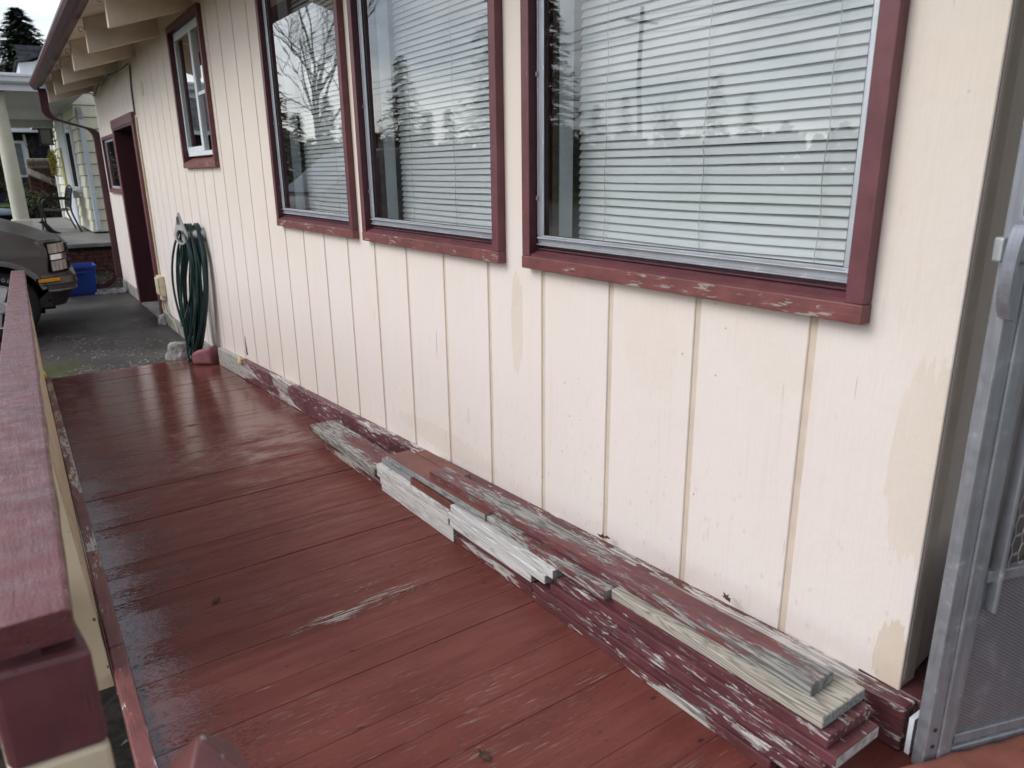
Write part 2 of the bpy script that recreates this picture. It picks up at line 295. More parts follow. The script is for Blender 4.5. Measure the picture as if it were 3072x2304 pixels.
def deck_mat():
    m = M('maroon_deck_paint', 0.4, 0.30); p = m.pos(); pr = m.pos(True); x, y, z = m.sep(p)
    oi = m.n('ShaderNodeObjectInfo').outputs['Random']
    base = m.mix(m.ramp(m.noise(m.mapv(pr, (3, 16, 1)), 1, 5), 0.3, 0.7), (0.120, 0.032, 0.026), (0.178, 0.054, 0.044))
    base = m.mix(m.ramp(m.noise(p, 2.3, 3), 0.50, 0.66, 0, 0.45), base, (0.112, 0.024, 0.019))
    base = m.mix(m.ramp(oi, 0, 1, 0, 0.30), base, (0.19, 0.066, 0.055))
    # bare, worn wood streaks
    fl = m.noise(m.mapv(pr, (13, 170, 1)), 1, 5, 0.66, 0.3); bg_ = m.noise(m.mapv(p, (1.5, 4, 1)), 1, 3)
    bias = None
    for c, r, k in (((-0.72, 1.745, 0.37), (0.34, 0.060, 1), 0.15), ((-0.55, 1.77, 0.37), (0.26, 0.06, 1), 0.13), ((-0.62, 1.86, 0.37), (0.20, 0.045, 1), 0.14), ((-0.45, 2.35, .34), (.3, .05, 1), .05), ((-0.8, 2.75, .31), (.3, .04, 1), .05), ((-0.62, 2.05, .37), (.25, .05, 1), .06)):
        b = m.math('MULTIPLY', m.blob(p, c, r), k); bias = b if bias is None else m.math('MAXIMUM', bias, b)
    kk = m.math('ADD', m.math('ADD', m.math('MULTIPLY', fl, 0.7), m.math('MULTIPLY', bg_, 0.3)), bias)
    scr = m.math('MULTIPLY', m.ramp(m.noise(m.mapv(pr, (14, 330, 1)), 1, 3, 0.5, 0.2), 0.645, 0.665), m.ramp(m.noise(m.mapv(p, (2.2, 5, 1), (7, 1, 0)), 1, 2), 0.46, 0.62))
    bare = m.math('MAXIMUM', m.ramp(kk, 0.672, 0.70), m.math('MULTIPLY', scr, 0.45))
    c = m.mix(bare, base, (0.36, 0.33, 0.29))
    knot = m.math('MULTIPLY', m.ramp(m.voro(m.mapv(p, (9, 15, 1)), 1), 0.10, 0.05), m.ramp(m.noise(m.mapv(p, (3, 3, 2), (5, 0, 0)), 1, 1), 0.47, 0.53))
    c = m.mix(m.ramp(m.noise(m.mapv(pr, (30, 420, 1)), 1, 3, .6), .58, .68, 0, .5), c, (0.045, 0.012, 0.010))
    c = m.mix(m.math('MULTIPLY', knot, 0.8), c, (0.03, 0.014, 0.012))
    ed = m.ramp(x, -1.13, -1.26); c = m.mix(m.math('MULTIPLY', m.ramp(m.math('ADD', m.noise(m.mapv(p, (60, 90, 1)), 1, 3), m.math('MULTIPLY', ed, 0.22)), 0.72, 0.80), 0.85), c, (0.012, 0.010, 0.009))
    # standing water: a film along the low outer edge and over the far half of the ramp
    jit = m.math('MULTIPLY', m.math('SUBTRACT', m.n('ShaderNodeObjectInfo').outputs['Random'], 0.5), 0.17)
    fj = m.math('MULTIPLY', m.math('SUBTRACT', m.noise(m.mapv(p, (70, 190, 1)), 1, 3, 0.65), 0.5), 0.55)
    fj2 = m.math('MULTIPLY', m.math('SUBTRACT', m.noise(m.mapv(p, (6, 3, 1)), 1, 3), 0.5), 0.25)
    e = m.math('ADD', m.math('ADD', m.math('ADD', m.math('MULTIPLY', x, -1.0), jit), fj), fj2)
    film = m.ramp(e, 1.120, 1.140)
    far = m.ramp(m.math('ADD', y, m.math('MULTIPLY', m.math('SUBTRACT', m.noise(m.mapv(p, (5, 9, 1)), 1, 5, 0.7), 0.5), 3.6)), 3.0, 4.1)
    wet = m.math('MAXIMUM', film, m.math('MULTIPLY', far, 0.75))
    dark = m.mix(m.math('MULTIPLY', wet, 0.30), c, m.mix(1.0, c, (0.62, 0.52, 0.55), 'MULTIPLY')); m.color(dark)
    rb = m.ramp(m.noise(m.mapv(p, (8, 60, 1)), 1, 4), 0.3, 0.7, 0.40, 0.60)
    rr = m.n('ShaderNodeMix'); rr.data_type = 'FLOAT'; m.l(wet, rr.inputs[0]); m.l(rb, rr.inputs[2]); rr.inputs[3].default_value = 0.055
    rr2 = m.n('ShaderNodeMix'); rr2.data_type = 'FLOAT'; m.l(bare, rr2.inputs[0]); m.l(rr.outputs[0], rr2.inputs[2]); rr2.inputs[3].default_value = 0.8; m.rough(rr2.outputs[0])
    m.b.inputs['IOR'].default_value = 1.5; m.l(m.ramp(wet, 0, 1, 0.16, 0.80, False), m.b.inputs['Specular IOR Level'])
    gr = m.math('ADD', m.math('MULTIPLY', m.noise(m.mapv(pr, (4, 170, 1)), 1, 4, 0.6, 0.3), 0.5), m.math('MULTIPLY', bare, -0.5))
    gr = m.math('ADD', gr, m.math('MULTIPLY', m.noise(m.mapv(p, (1.2, 9, 1)), 1, 2), 1.6))
    gr = m.math('ADD', gr, m.math('MULTIPLY', m.math('MULTIPLY', m.noise(m.mapv(p, (55, 150, 1)), 1, 3, .6), film), 1.1))
    q = m.n('ShaderNodeBump'); q.inputs['Distance'].default_value = 0.0022; m.l(gr, q.inputs['Height']); m.l(m.math('ADD', m.ramp(wet, 0, 1, 0.45, 0.13, False), m.math('MULTIPLY', film, 0.20)), q.inputs['Strength']); m.l(q.outputs[0], m.b.inputs['Normal'])
    return m.m
DECK = deck_mat()
CONC = None
def ground_mats():
    global CONC, FOUND, SOIL, LAWN, STREET
    m = M('wet_driveway_concrete', 0.5, 0.5); p = m.pos(); x, y, z = m.sep(p)
    n = m.noise(p, 1.3, 5); f = m.noise(p, 90, 4, 0.7)
    c = m.mix(m.ramp(n, 0.35, 0.65), (0.014, 0.013, 0.013), (0.044, 0.039, 0.036))
    c = m.mix(m.ramp(f, 0.45, 0.75, 0, 0.5), c, (0.115, 0.105, 0.095))
    t = m.ramp(m.math('ADD', m.math('ADD', x, m.math('MULTIPLY', y, -0.45)), m.math('MULTIPLY', m.noise(p, 3, 3), 0.6)), -3.25, -2.95)
    c = m.mix(m.math('MULTIPLY', t, 0.55), c, (0.125, 0.105, 0.080))
    mo = m.math('MULTIPLY', m.blob(p, (-1.13, 7.05, 0), (0.36, 0.55, 1)), m.ramp(m.noise(m.mapv(p, (10, 40, 1)), 1, 4), 0.35, 0.6))
    c = m.mix(mo, c, (0.075, 0.085, 0.018)); m.color(c); m.rough(m.ramp(n, 0.3, 0.7, 0.38, 0.75)); m.bump(f, 0.4, 0.004); CONC = m.m
    FOUND = plain('foundation_concrete', (0.24, 0.23, 0.215), 0.85, 0.2, var=0.3, vs=6, bump=0.3)
    SOIL = plain('leafy_dark_soil', (0.016, 0.013, 0.010), 0.9, 0.2, var=0.6, vs=22, bump=0.8, bs=50)
    LAWN = plain('winter_lawn', (0.060, 0.085, 0.022), 0.9, 0.2, var=0.35, vs=5, bump=0.6, bs=80)
    STREET = plain('wet_asphalt', (0.05, 0.05, 0.052), 0.5, 0.4, var=0.2, vs=2)
ground_mats()
prop(B('ground', -220, 220, -220, 260, -0.5, -0.012, LAWN), kind='structure')
prop(B('driveway', -9.0, 0.30, 6.62, 12.55, -0.2, 0.0, CONC), kind='structure')
prop(B('street', -19.5, -11.5, -120, 160, -0.2, -0.006, STREET), kind='structure')
prop(B('soil_bed', -4.0, -0.36 + 0.7, -3.5, 6.615, -0.2, 0.004, SOIL), kind='structure')
# leaf litter bed at the foot of the brick wall
bed = MB(); nx, ny = 26, 8
for i in range(nx + 1):
    for j in range(ny + 1):
        xx = -1.9 + 2.5 * i / nx; yy = 12.0 + 1.2 * j / ny
        h = 0.004 + 0.11 * min(1, max(0, (yy - 12.05) / 0.9)) + 0.03 * mnoise.noise((xx * 4, yy * 4, 0)) * (0 if j == 0 else 1)
        bed.v.append((xx, yy, h))
for i in range(nx):
    for j in range(ny):
        a = i * (ny + 1) + j; bed.f.append((a, a + ny + 1, a + ny + 2, a + 1))
prop(bed.build('planting_bed', SOIL, smooth=True), kind='structure')

# ------------------------------------------------------------------ ramp
def zr(y): return 0.5016 - 0.0706 * y
def ex(y): return -1.211 - (6.232 - y) * 0.0083
RAMP = thing('wooden_ramp', (-0.6, 3.4, 0.0), 'wet maroon painted wooden ramp sloping down along the cream wall', 'ramp')
PITCH = 0.29 / 3; y0 = 2.909 - PITCH * 28; k = 0
edges = []
while y0 < 6.60: edges.append(y0); y0 += PITCH
for i, e in enumerate(edges):
    a = e + (0.003 if abs(e - 2.909) < .01 else 0.0004); b = (edges[i + 1] if i + 1 < len(edges) else 6.665) - random.choice((.0002, .0003, .0005, .0012))
    if i + 1 < len(edges) and abs(edges[i + 1] - 2.909) < .01: b -= 0.002
    dz = random.uniform(-0.0012, 0.0012); tl = random.uniform(-0.0008, 0.0008)
    fl = e < 0.30
    za, zb = (0.480, 0.480) if fl else (zr(a), zr(b))
    xa, xb = -0.012, 0
    p = [(ex(a) + .001, a, za - .036), (xa, a, za - .036), (xa, b, zb - .036), (ex(b) + .001, b, zb - .036), (ex(a) + .001, a, za + dz + tl), (xa, a, za + dz - tl), (xa, b, zb + dz - tl), (ex(b) + .001, b, zb + dz + tl)]
    MB().hexa(p).build('deck_board', DECK, RAMP, bevel=0.0007)
B('deck_framing', -1.20, -0.05, -0.4, 0.0, 0.2, 0.40, plain('rough_framing_lumber', (0.16, 0.13, 0.10), 0.9), RAMP)
for xx in (-1.18, -0.62, -0.06):
    MB().hexa([(xx, -.0, .33), (xx + .04, -.0, .33), (xx + .04, 6.55, .004), (xx, 6.55, .004), (xx, 0, zr(0) - .04), (xx + .04, 0, zr(0) - .04), (xx + .04, 6.55, zr(6.55) - .037), (xx, 6.55, zr(6.55) - .037)]).build('joist', bpy.data.materials['rough_framing_lumber'], RAMP)
CURB = [(6.63, 4.70, peel('worn_grey_curb', (0.17, 0.06, 0.058), (0.40, 0.36, 0.31), 'y', 0.50, 0.5)), (4.697, 2.675, peel('flaked_curb', (0.150, 0.050, 0.055), (0.58, 0.56, 0.54), 'y', 0.505, 0.45, 3)),
        (2.672, 1.955, peel('repainted_curb', (0.200, 0.065, 0.060), (0.62, 0.57, 0.53), 'y', 0.585, 0.4)), (1.952, 0.10, peel('near_curb', (0.205, 0.068, 0.066), (0.62, 0.57, 0.53), 'y', 0.575, 0.4))]
for a, b, mt in CURB:
    q = [(ex(b) - .037, b, zr(b) - .13), (ex(b), b, zr(b) - .13), (ex(a), a, zr(a) - .05), (ex(a) - .037, a, zr(a) - .05), (ex(b) - .037, b, zr(b) + .022), (ex(b), b, zr(b) + .022), (ex(a), a, zr(a) + .022), (ex(a) - .037, a, zr(a) + .022)]
    MB().hexa(q).build('curb', mt, RAMP, bevel=0.004, seg=2)

# ------------------------------------------------------------------ railing on the outer side of the ramp
def rail_mat():
    m = M('wet_maroon_rail_paint', 0.3, 0.6); p = m.pos(); c = m.mix(m.ramp(m.noise(p, 8, 4), .3, .7), (0.118, 0.034, 0.036), (0.165, 0.051, 0.053)); m.color(c)
    d = m.noise(m.mapv(p, (300, 150, 300)), 1, 2, .5); g = m.noise(m.mapv(p, (130, 7, 130)), 1, 5, .6, .3); ckr = m.ramp(m.noise(m.mapv(p, (120, 6, 120), (4, 4, 4)), 1, 3, .6), .66, .70)
    m.color(m.mix(m.math('MULTIPLY', ckr, .6), c, (.04, .014, .016))); m.bump(m.math('SUBTRACT', m.math('ADD', m.math('MULTIPLY', d, .7), m.math('MULTIPLY', g, 1.1)), ckr), 0.40, 0.0035)
    m.rough(m.ramp(m.noise(p, 25, 3), .3, .7, .22, .5)); return m.m
RAILP = rail_mat()
def panel_mat():
    m = M('crazed_cream_panel_paint', 0.6, 0.3); p = m.pos(); c = m.mix(m.ramp(m.noise(p, 4, 4), .3, .7), (0.60, 0.50, 0.34), (0.70, 0.59, 0.42))
    x, y, z = m.sep(p); near = m.ramp(y, 3.4, 2.2)
    ck = m.math('MULTIPLY', m.ramp(m.math('ADD', m.noise(m.mapv(p, (20, 70, 14)), 1, 4, .6, .5), m.math('MULTIPLY', near, .06)), .64, .67), 0.9); c = m.mix(ck, c, (.05, .032, .02))
    dp = m.math('MULTIPLY', m.blob(p, (-1.28, 2.02, .38), (.4, .17, .13)), 1.0); dp = m.ramp(m.math('ADD', dp, m.math('MULTIPLY', m.math('SUBTRACT', m.noise(p, 40, 3), .5), .9)), .45, .5)
    c = m.mix(dp, c, (.055, .013, .014)); m.color(c); m.bump(m.math('SUBTRACT', m.noise(m.mapv(p, (30, 90, 20)), 1, 4), ck), .5, .003); return m.m
PANEL = panel_mat()
CREAMP = plain('cream_post_paint', (0.60, 0.49, 0.36), 0.5, 0.3, var=.08, vs=20, bump=.2)
RAIL = thing('ramp_railing', (-1.37, 3.7, 0.0), 'solid cream railing with a flat wet maroon cap along the outer edge of the ramp', 'railing')
def rxz(y): t = (y - 0.765) / (6.75 - 0.765); return (-1.333 + t * (-1.236 + 1.333), 1.168 + t * (0.885 - 1.168))
capw = 0.088
rings = []
for i in range(61):
    y = 0.765 + (6.75 - 0.765) * i / 60; xr, z = rxz(y); r = 0.0055; t = 0.034
    wob = 0.0035 * mnoise.noise((0, y * 9, 3.3)) if 0 < i < 60 else 0
    pr = arc(xr - r + wob, z - t + r, r, -90, 0, 3) + arc(xr - r, z - r, r, 0, 90, 4) + arc(xr - capw + r, z - r, r, 90, 180, 3) + arc(xr - capw + r, z - t + r, r, 180, 270, 3)
    rings.append([(a, y, b) for a, b in pr])
MB().loft(rings).build('rail_cap', RAILP, RAIL, smooth=False)
mb = MB(); n_ = 24
for i in range(n_):
    a = 1.83 + (6.7 - 1.83) * i / n_; b = 1.83 + (6.7 - 1.83) * (i + 1) / n_
    def cs(y):
        xr, z = rxz(y); xb = ex(y) - .041; zb = zr(y) - .02; xt = xr - .014; zt = z - .034
        return [(xb - .06, y, zb), (xb, y, zb), (xt, y, zt), (xt - .05, y, zt)]
    A, Bq = cs(a), cs(b)
    mb.add(A + Bq, [(0, 1, 5, 4), (1, 2, 6, 5), (2, 3, 7, 6), (3, 0, 4, 7)] + ([(3, 2, 1, 0)] if i == 0 else []) + ([(4, 5, 6, 7)] if i == n_ - 1 else []))
mb.build('panel', PANEL, RAIL)
def postbox(name, zb, zt, mat, bev=.006):
    q = [(-1.413, .783), (-1.323, .774), (-1.334, .862), (-1.424, .872)]
    return MB().hexa([(a, b, zb) for a, b in q] + [(a, b, zt) for a, b in q]).build(name, mat, RAIL, bevel=bev, seg=2)
xr, z = rxz(0.8)
postbox('post', 0.0, 0.993, CREAMP); postbox('post_top', 0.993, 1.112, TRIM, .008)
B('spacer_block', -1.424, -1.365, .790, .862, 1.112, 1.136, JAMBP, RAIL)
B('post', -1.325, -1.245, 6.60, 6.69, 0.0, 0.855, CREAMP, RAIL, bevel=.005)
B('middle_rail', -1.43, -1.40, .86, 1.86, .60, .69, CREAMP, RAIL)
# short newel with a pyramid top at the near corner of the landing
mb = MB(); cx, cy = -1.243, 0.727; hw = 0.042
NEWEL = thing('newel_post', (cx, cy, 0.0), 'maroon square post with a pointed pyramid top close to the camera', 'post')
def sq(h, z): a = rad(8); return [(cx + h * (u * math.cos(a) - v * math.sin(a)), cy + h * (u * math.sin(a) + v * math.cos(a)), z) for u, v in ((-1, -1), (1, -1), (1, 1), (-1, 1))]
mb.loft([sq(hw, 0.0), sq(hw, 0.925)]).build('post_shaft', TRIM, NEWEL, bevel=.004)
mb = MB(); mb.loft([sq(hw + .002, 0.9255), sq(hw + .002, .932), sq(0.004, 0.992)]).build('post_cap', SILLP, NEWEL, bevel=.003, seg=2)

# ------------------------------------------------------------------ the house
HY0, HY1 = 0.572, 11.85
HOUSE = thing('house', (2.5, 6.2, 0.0), 'cream house with grooved wood siding and maroon window trim', 'house')
OPEN = [(3.177, 4.198, 1.326, 2.6), (1.994, 2.996, 1.326, 2.6), (0.767, 1.789, 1.326, 2.6), (5.535, 6.50, 1.66, 2.61), (10.40, 11.46, 1.39, 2.02), (8.83, 10.24, -0.2, 2.10)]
WTOP = 2.905
def zspans(a, b, z0, z1):
    m_ = (a + b) / 2; sp = [(z0, z1)]
    for (u, v, p, q) in OPEN:
        if u < m_ < v:
            ns = []
            for s0, s1 in sp:
                if p > s0: ns.append((s0, min(p, s1)))
                if q < s1: ns.append((max(q, s0), s1))
            sp = [(s0, s1) for s0, s1 in ns if s1 - s0 > 1e-4]
    return sp
def wall_piece(mb, a, b, x0, x1, z0, z1):
    cuts = sorted({a, b} | {u for o in OPEN for u in o[:2] if a < u < b})
    for c, d in zip(cuts, cuts[1:]):
        for s0, s1 in zspans(c, d, z0(c) if callable(z0) else z0, z1): mb.box(x0, x1, c, d, s0, s1)
def sid_bot(y): return max(0.14, zr(y) + 0.03) if y < 6.6 else 0.14
gro = [1.455 + 0.3048 * k for k in range(-2, 40)]
ed = [HY0] + [g for g in gro if HY0 + .05 < g < HY1 - .05] + [HY1]
def cell_boards(a, b, zb):
    """the board between a and b as connected pieces of its outline with the openings cut out"""
    ys = sorted({a, b} | {u for o in OPEN for u in o[:2] if a < u < b}); zs = sorted({zb, WTOP} | {z for o in OPEN if o[0] < b and o[1] > a for z in o[2:] if zb < z < WTOP})
    full = {(i, j) for i in range(len(ys) - 1) for j in range(len(zs) - 1) if not any(o[0] < (ys[i] + ys[i + 1]) / 2 < o[1] and o[2] < (zs[j] + zs[j + 1]) / 2 < o[3] for o in OPEN)}
    while full:
        st_ = [full.pop()]; comp = set(st_)
        while st_:
            i, j = st_.pop()
            for n__ in ((i + 1, j), (i - 1, j), (i, j + 1), (i, j - 1)):
                if n__ in full: full.discard(n__); comp.add(n__); st_.append(n__)
        bm = bmesh.new(); vd = {}
        def V(i, j):
            if (i, j) not in vd: vd[(i, j)] = bm.verts.new((0.0, ys[i], zs[j]))
            return vd[(i, j)]
        for i, j in comp: bm.faces.new((V(i, j), V(i, j + 1), V(i + 1, j + 1), V(i + 1, j)))
        bmesh.ops.dissolve_limit(bm, angle_limit=.02, verts=bm.verts, edges=bm.edges)
        r = bmesh.ops.extrude_face_region(bm, geom=list(bm.faces)); bmesh.ops.translate(bm, verts=[e for e in r['geom'] if isinstance(e, bmesh.types.BMVert)], vec=(.010, 0, 0))
        bm.verts.index_update(); mb = MB(); mb.add([v.co[:] for v in bm.verts], [tuple(v.index for v in f.verts) for f in bm.faces]); bm.free()
        mb.build('siding_board', SIDING, HOUSE, bevel=0.0018)
for i in range(len(ed) - 1):
    a = ed[i] + (0 if i == 0 else 0.009); b = ed[i + 1] - (0.009 if i < len(ed) - 2 else 0)
    cell_boards(a, b, sid_bot(b) if b < 6.6 and a < 6.6 else 0.14)
mb = MB(); wall_piece(mb, HY0 + .002, HY1 - .002, 0.0045, 0.06, 0.14, WTOP); mb.build('wall', GROOVE, HOUSE)
B('foundation', -0.012, 0.2, 6.16, 8.76, -0.2, 0.135, FOUND, HOUSE, bevel=.006); B('foundation', -0.012, 0.2, 10.36, 11.86, -0.2, 0.138, FOUND, HOUSE, bevel=.006); B('foundation', 0.02, 0.2, 0.56, 6.155, -0.2, 0.12, FOUND, HOUSE)
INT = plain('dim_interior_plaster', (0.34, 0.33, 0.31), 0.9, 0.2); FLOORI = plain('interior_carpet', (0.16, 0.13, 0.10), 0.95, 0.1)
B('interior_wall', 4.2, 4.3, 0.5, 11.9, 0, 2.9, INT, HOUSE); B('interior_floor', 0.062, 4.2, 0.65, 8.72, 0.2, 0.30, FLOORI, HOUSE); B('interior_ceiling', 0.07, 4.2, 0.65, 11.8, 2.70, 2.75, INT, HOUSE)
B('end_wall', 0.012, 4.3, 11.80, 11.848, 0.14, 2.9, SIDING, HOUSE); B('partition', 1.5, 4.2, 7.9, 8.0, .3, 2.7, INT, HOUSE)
# return wall round the near corner, slanted and lightened to offset its shade
def ret_mat():
    m = M('cream_return_wall_paint', .5, .35); p = m.pos(); x, y, z = m.sep(p); n = m.noise(m.mapv(p, (30, 1, 3)), 1, 4)
    m.color(m.mix(m.ramp(n, .3, .7), (0.84, 0.735, 0.635), (0.88, 0.775, 0.675))); m.bump(m.noise(m.mapv(p, (60, 1, 9)), 1, 5), .5, .003); return m.m
MB().hexa([(.0102, HY0 + .0001, .573), (.95, HY0 + .10, .573), (.95, HY0 + .19, .573), (.0102, HY0 + .09, .573), (.0102, HY0 + .0001, 2.9), (.95, HY0 + .10, 2.9), (.95, HY0 + .19, 2.9), (.0102, HY0 + .09, 2.9)]).build('return_wall', ret_mat(), HOUSE, bevel=.004)
B('flashing_paper', 0.012, 0.1, HY0 + .010, HY0 + .05, .50, .5725, plain('torn_grey_paper', (.16, .15, .14), .9), HOUSE)
B('entry_door', 0.72, 0.7595, -0.62, 0.568, 0.49, 2.6, DOORP, HOUSE)
B('entry_floor', -0.011, 0.95, -0.7, 0.5715, 0.40, 0.470, DOORP, HOUSE); B('inner_wall', .76, .9, -.65, .57, .48, 2.9, EAVE, HOUSE)
# baseboards where the ramp meets the wall
def bb(a, b, za0, za1, zt0, zt1, mat, x=-0.045): return MB().hexa([(x, a, za0), (-.0005, a, za0), (-.0005, b, za1), (x, b, za1), (x, a, zt0), (-.0005, a, zt0), (-.0005, b, zt1), (x, b, zt1)]).build('baseboard', mat, HOUSE, bevel=.003)
BBM = peel('flaking_maroon_baseboard', (0.125, 0.042, 0.050), (0.50, 0.46, 0.43), 'y', 0.50, 0.5, 3, fleck=.61)
bb(0.535, 2.86, zr(.535) + .001, zr(2.86) + .001, 0.566, 0.4265, peel('near_maroon_baseboard', (0.105, 0.034, 0.038), (0.50, 0.46, 0.43), 'y', 0.51, 0.45, 4, fleck=.60)); bb(2.863, 5.40, zr(2.863) + .001, zr(5.40) + .001, 0.4264, 0.266, BBM)
bb(5.405, 6.12, zr(5.405) + .001, zr(6.12) + .001, 0.262, 0.212, wood_mat('bare_grey_baseboard', (0.36, 0.35, 0.32), (0.46, 0.45, 0.41), 'y', .5), -.042)
B('baseboard', -0.0002, 0.42, 0.527, 0.66, .470, .5655, peel('return_baseboard', (0.085, 0.028, 0.030), (0.55, 0.5, 0.47), 'x', 0.575, 0.5, 4), HOUSE, bevel=.003)
B('white_strip', -0.043, 0.3, 0.517, 0.5265, .4705, .552, WHITE, HOUSE)

def window(y0, y1, z0, z1, o, name_lbl, cw=0.036, zc=None):
    """casing outer rectangle y0..y1, z0..z1; o = opening (u,v,p,q)"""
    u, v, p, q = o
    mb = MB(); xf = -0.030
    mb.box(xf, -0.0004, y0, u, z0 + .0375, z1); mb.box(xf, -0.0004, v, y1, z0 + .0375, z1); mb.box(xf, -0.0004, u + .0002, v - .0002, q, z1)
    root = mb.build('window', TRIM, HOUSE, bevel=.0022, seg=2, label=name_lbl)
    MB().box(xf - .0015, -.0004, y0 - .001, y1 + .001, z0, z0 + .037).build('sill_board', SILLP, root, bevel=.0022, seg=2)
    return root
def stile(c, d, e1, e2, z0, q):
    # aluminium stile with a raised outer lip and a shallow bead, one closed profile
    if e1 == c: pr = [(.014, c), (-.003, c), (-.003, c + .006), (.002, c + .006), (.002, c + .012), (-.0012, c + .012), (-.0012, c + .015), (.002, c + .015), (.002, d), (.014, d)]
    else: pr = [(.014, c), (.002, c), (.002, d - .015), (-.0012, d - .015), (-.0012, d - .012), (.002, d - .012), (.002, d - .006), (-.003, d - .006), (-.003, d), (.014, d)]
    n = len(pr); vs = [(x, y, z0) for x, y in pr] + [(x, y, q) for x, y in pr]
    return vs, [tuple(range(n)), tuple(range(n, 2 * n))] + [(i, (i + 1) % n, n + (i + 1) % n, n + i) for i in range(n)]
def storm(root, o):
    u, v, p, q = o
    MB().hexa([(-.026, u, p - .002), (.06, u, p - .002), (.06, v, p - .002), (-.026, v, p - .002), (-.026, u, p + .006), (.06, u, p + .034), (.06, v, p + .034), (-.026, v, p + .006)]).build('inner_sill', JAMBP if False else TRIM, root)
    mb = MB()
    for i in range(3): mb.box(-.004 + i * .005, .02, u + .0005, v - .0005, p + .012 + i * .0075, p + .0165 + i * .0075)
    mb.build('sill_grooves', JAMBP, root)
    for c, d in ((v - .0008, v + .02), (u - .02, u + .0008)): MB().box(-.029, .050, c, d, p, q).build('jamb', JAMBP, root)
    for c, d in ((v - .010, v + .02), (u - .02, u + .010)): MB().box(.0502, .074, c, d, p + .0365, q).build('inner_stop', BROWNJ, root)
    for c, d in ((v - .013, v + .02), (u - .02, u + .013)): MB().box(.0742, .125, c, d, p + .0365, q).build('inner_frame', MINT, root)
    MB().box(.0742, .2, u, v, p + .0, p + .036).build('inner_stool', MINT, root)
    a, b, z0 = u + .004, v - .004, p + .036
    for c, d, e1, e2, g1, g2 in ((a, a + .026, a, a + .006, a + .012, a + .015), (b - .026, b, b - .006, b, b - .015, b - .012)):
        fr = MB().add(*stile(c, d, e1, e2, z0 + .0262, q)).build('storm_frame', ALU, root, bevel=.0008)
    mb = MB(); mb.box(.000, .015, a, b, z0 + .001, z0 + .026); mb.hexa([(-.013, a + .003, z0 + .0175), (.001, a - .002, z0 + .0215), (.001, b + .002, z0 + .0215), (-.013, b - .013, z0 + .0175), (-.013, a + .003, z0 + .0195), (.001, a - .002, z0 + .0245), (.001, b + .002, z0 + .0245), (-.013, b - .013, z0 + .0195)])
    mb.box(-.006, .001, a, b, z0 - .003, z0 + .001); mb.build('bottom_rail', ALUY, root, bevel=.0008)
    for cc in ((a + .004, 1.55), (a + .004, 2.0), (b - .004, 1.49), (b - .004, 1.83)): MB().box(-.008, -.0032, cc[0] - .004, cc[0] + .004, cc[1], cc[1] + .012).build('frame_clip', ALUD, root)
    mb = MB(); mb.box(.007, .0105, a + .024, b - .024, z0 + .024, q); mb.build('pane', GLASS, root)
    mb = MB(); mb.box(.0035, .0125, a + .0255, a + .0275, z0 + .024, q); mb.box(.0035, .0125, b - .0275, b - .0255, z0 + .024, q); mb.box(.0035, .0125, a + .0255, b - .0255, z0 + .0255, z0 + .0275); mb.build('glazing_gasket', plain('black_gasket', (.012, .012, .013), .6) if 'black_gasket' not in bpy.data.materials else bpy.data.materials['black_gasket'], root)
W3 = window(0.730, 1.826, 1.289, 2.64, OPEN[2], 'nearest and largest looking maroon framed window'); storm(W3, OPEN[2])
W2 = window(1.957, 3.033, 1.289, 2.64, OPEN[1], 'middle maroon framed window'); storm(W2, OPEN[1])
W1 = window(3.140, 4.235, 1.289, 2.64, OPEN[0], 'far one of the three big maroon framed windows'); storm(W1, OPEN[0])
# small slider window under the eaves
o = OPEN[3]; W0 = window(5.498, 6.545, 1.622, 2.655, o, 'small white sliding window with deep maroon frame'); u, v, p, q = o
MB().box(-.029, .100, v - .001, v + .02, p, q).build('jamb', JAMBP, W0); MB().box(-.029, .10, u - .02, u + .001, p, q).build('jamb', JAMBP, W0); MB().box(-.029, .10, u + .0012, v - .0012, q - .001, q + .02).build('head_jamb', JAMBP, W0)
MB().hexa([(-.024, u, p - .01), (.06, u, p - .01), (.06, v, p - .01), (-.024, v, p - .01), (-.024, u, p + .006), (.06, u, p + .05), (.06, v, p + .05), (-.024, v, p + .006)]).build('inner_sill', SILLP, W0)
mb = MB(); z0 = p + .05
mb.box(.008, .05, u + .002, v - .002, z0, z0 + .032); mb.box(.008, .05, u + .002, u + .03, z0, q - .004); mb.box(.008, .05, v - .03, v - .002, z0, q - .004); mb.box(.008, .05, u + .002, v - .002, q - .06, q - .003)
mb.build('slider_frame', WHITE, W0, bevel=.002)
ym = u + (v - u) * .42
mb = MB(); mb.box(.004, .038, ym - .03, ym + .03, z0 + .033, q - .061); mb.box(.012, .036, ym + .03, v - .031, z0 + .033, z0 + .07); mb.box(.01, .03, u + .031, ym - .03, 2.12, 2.145); mb.build('sash', WHITE, W0, bevel=.002)
MB().box(.022, .025, u + .03, v - .03, z0 + .032, q - .06).build('pane', GLASS, W0)
# garage window beside the doorway
o = OPEN[4]; WG = window(10.36, 11.50, 1.352, 2.06, o, 'small garage window beside the far doorway'); u, v, p, q = o
mb = MB(); mb.box(.0, .02, u + .002, v - .002, p + .02, p + .05); mb.box(.0, .02, u + .002, u + .03, p + .02, q); mb.box(.0, .02, v - .03, v - .002, p + .02, q); mb.box(.0, .02, u, v, q - .03, q - .002); mb.build('storm_frame', ALU, WG)
MB().box(.008, .011, u + .03, v - .03, p + .05, q - .03).build('pane', GLASS, WG); MB().box(-.02, .05, u, v, p, p + .02).build('inner_sill', TRIM, WG)
MB().box(.10, .12, u, u + .42, p, q).build('curtain', MINT, WG)
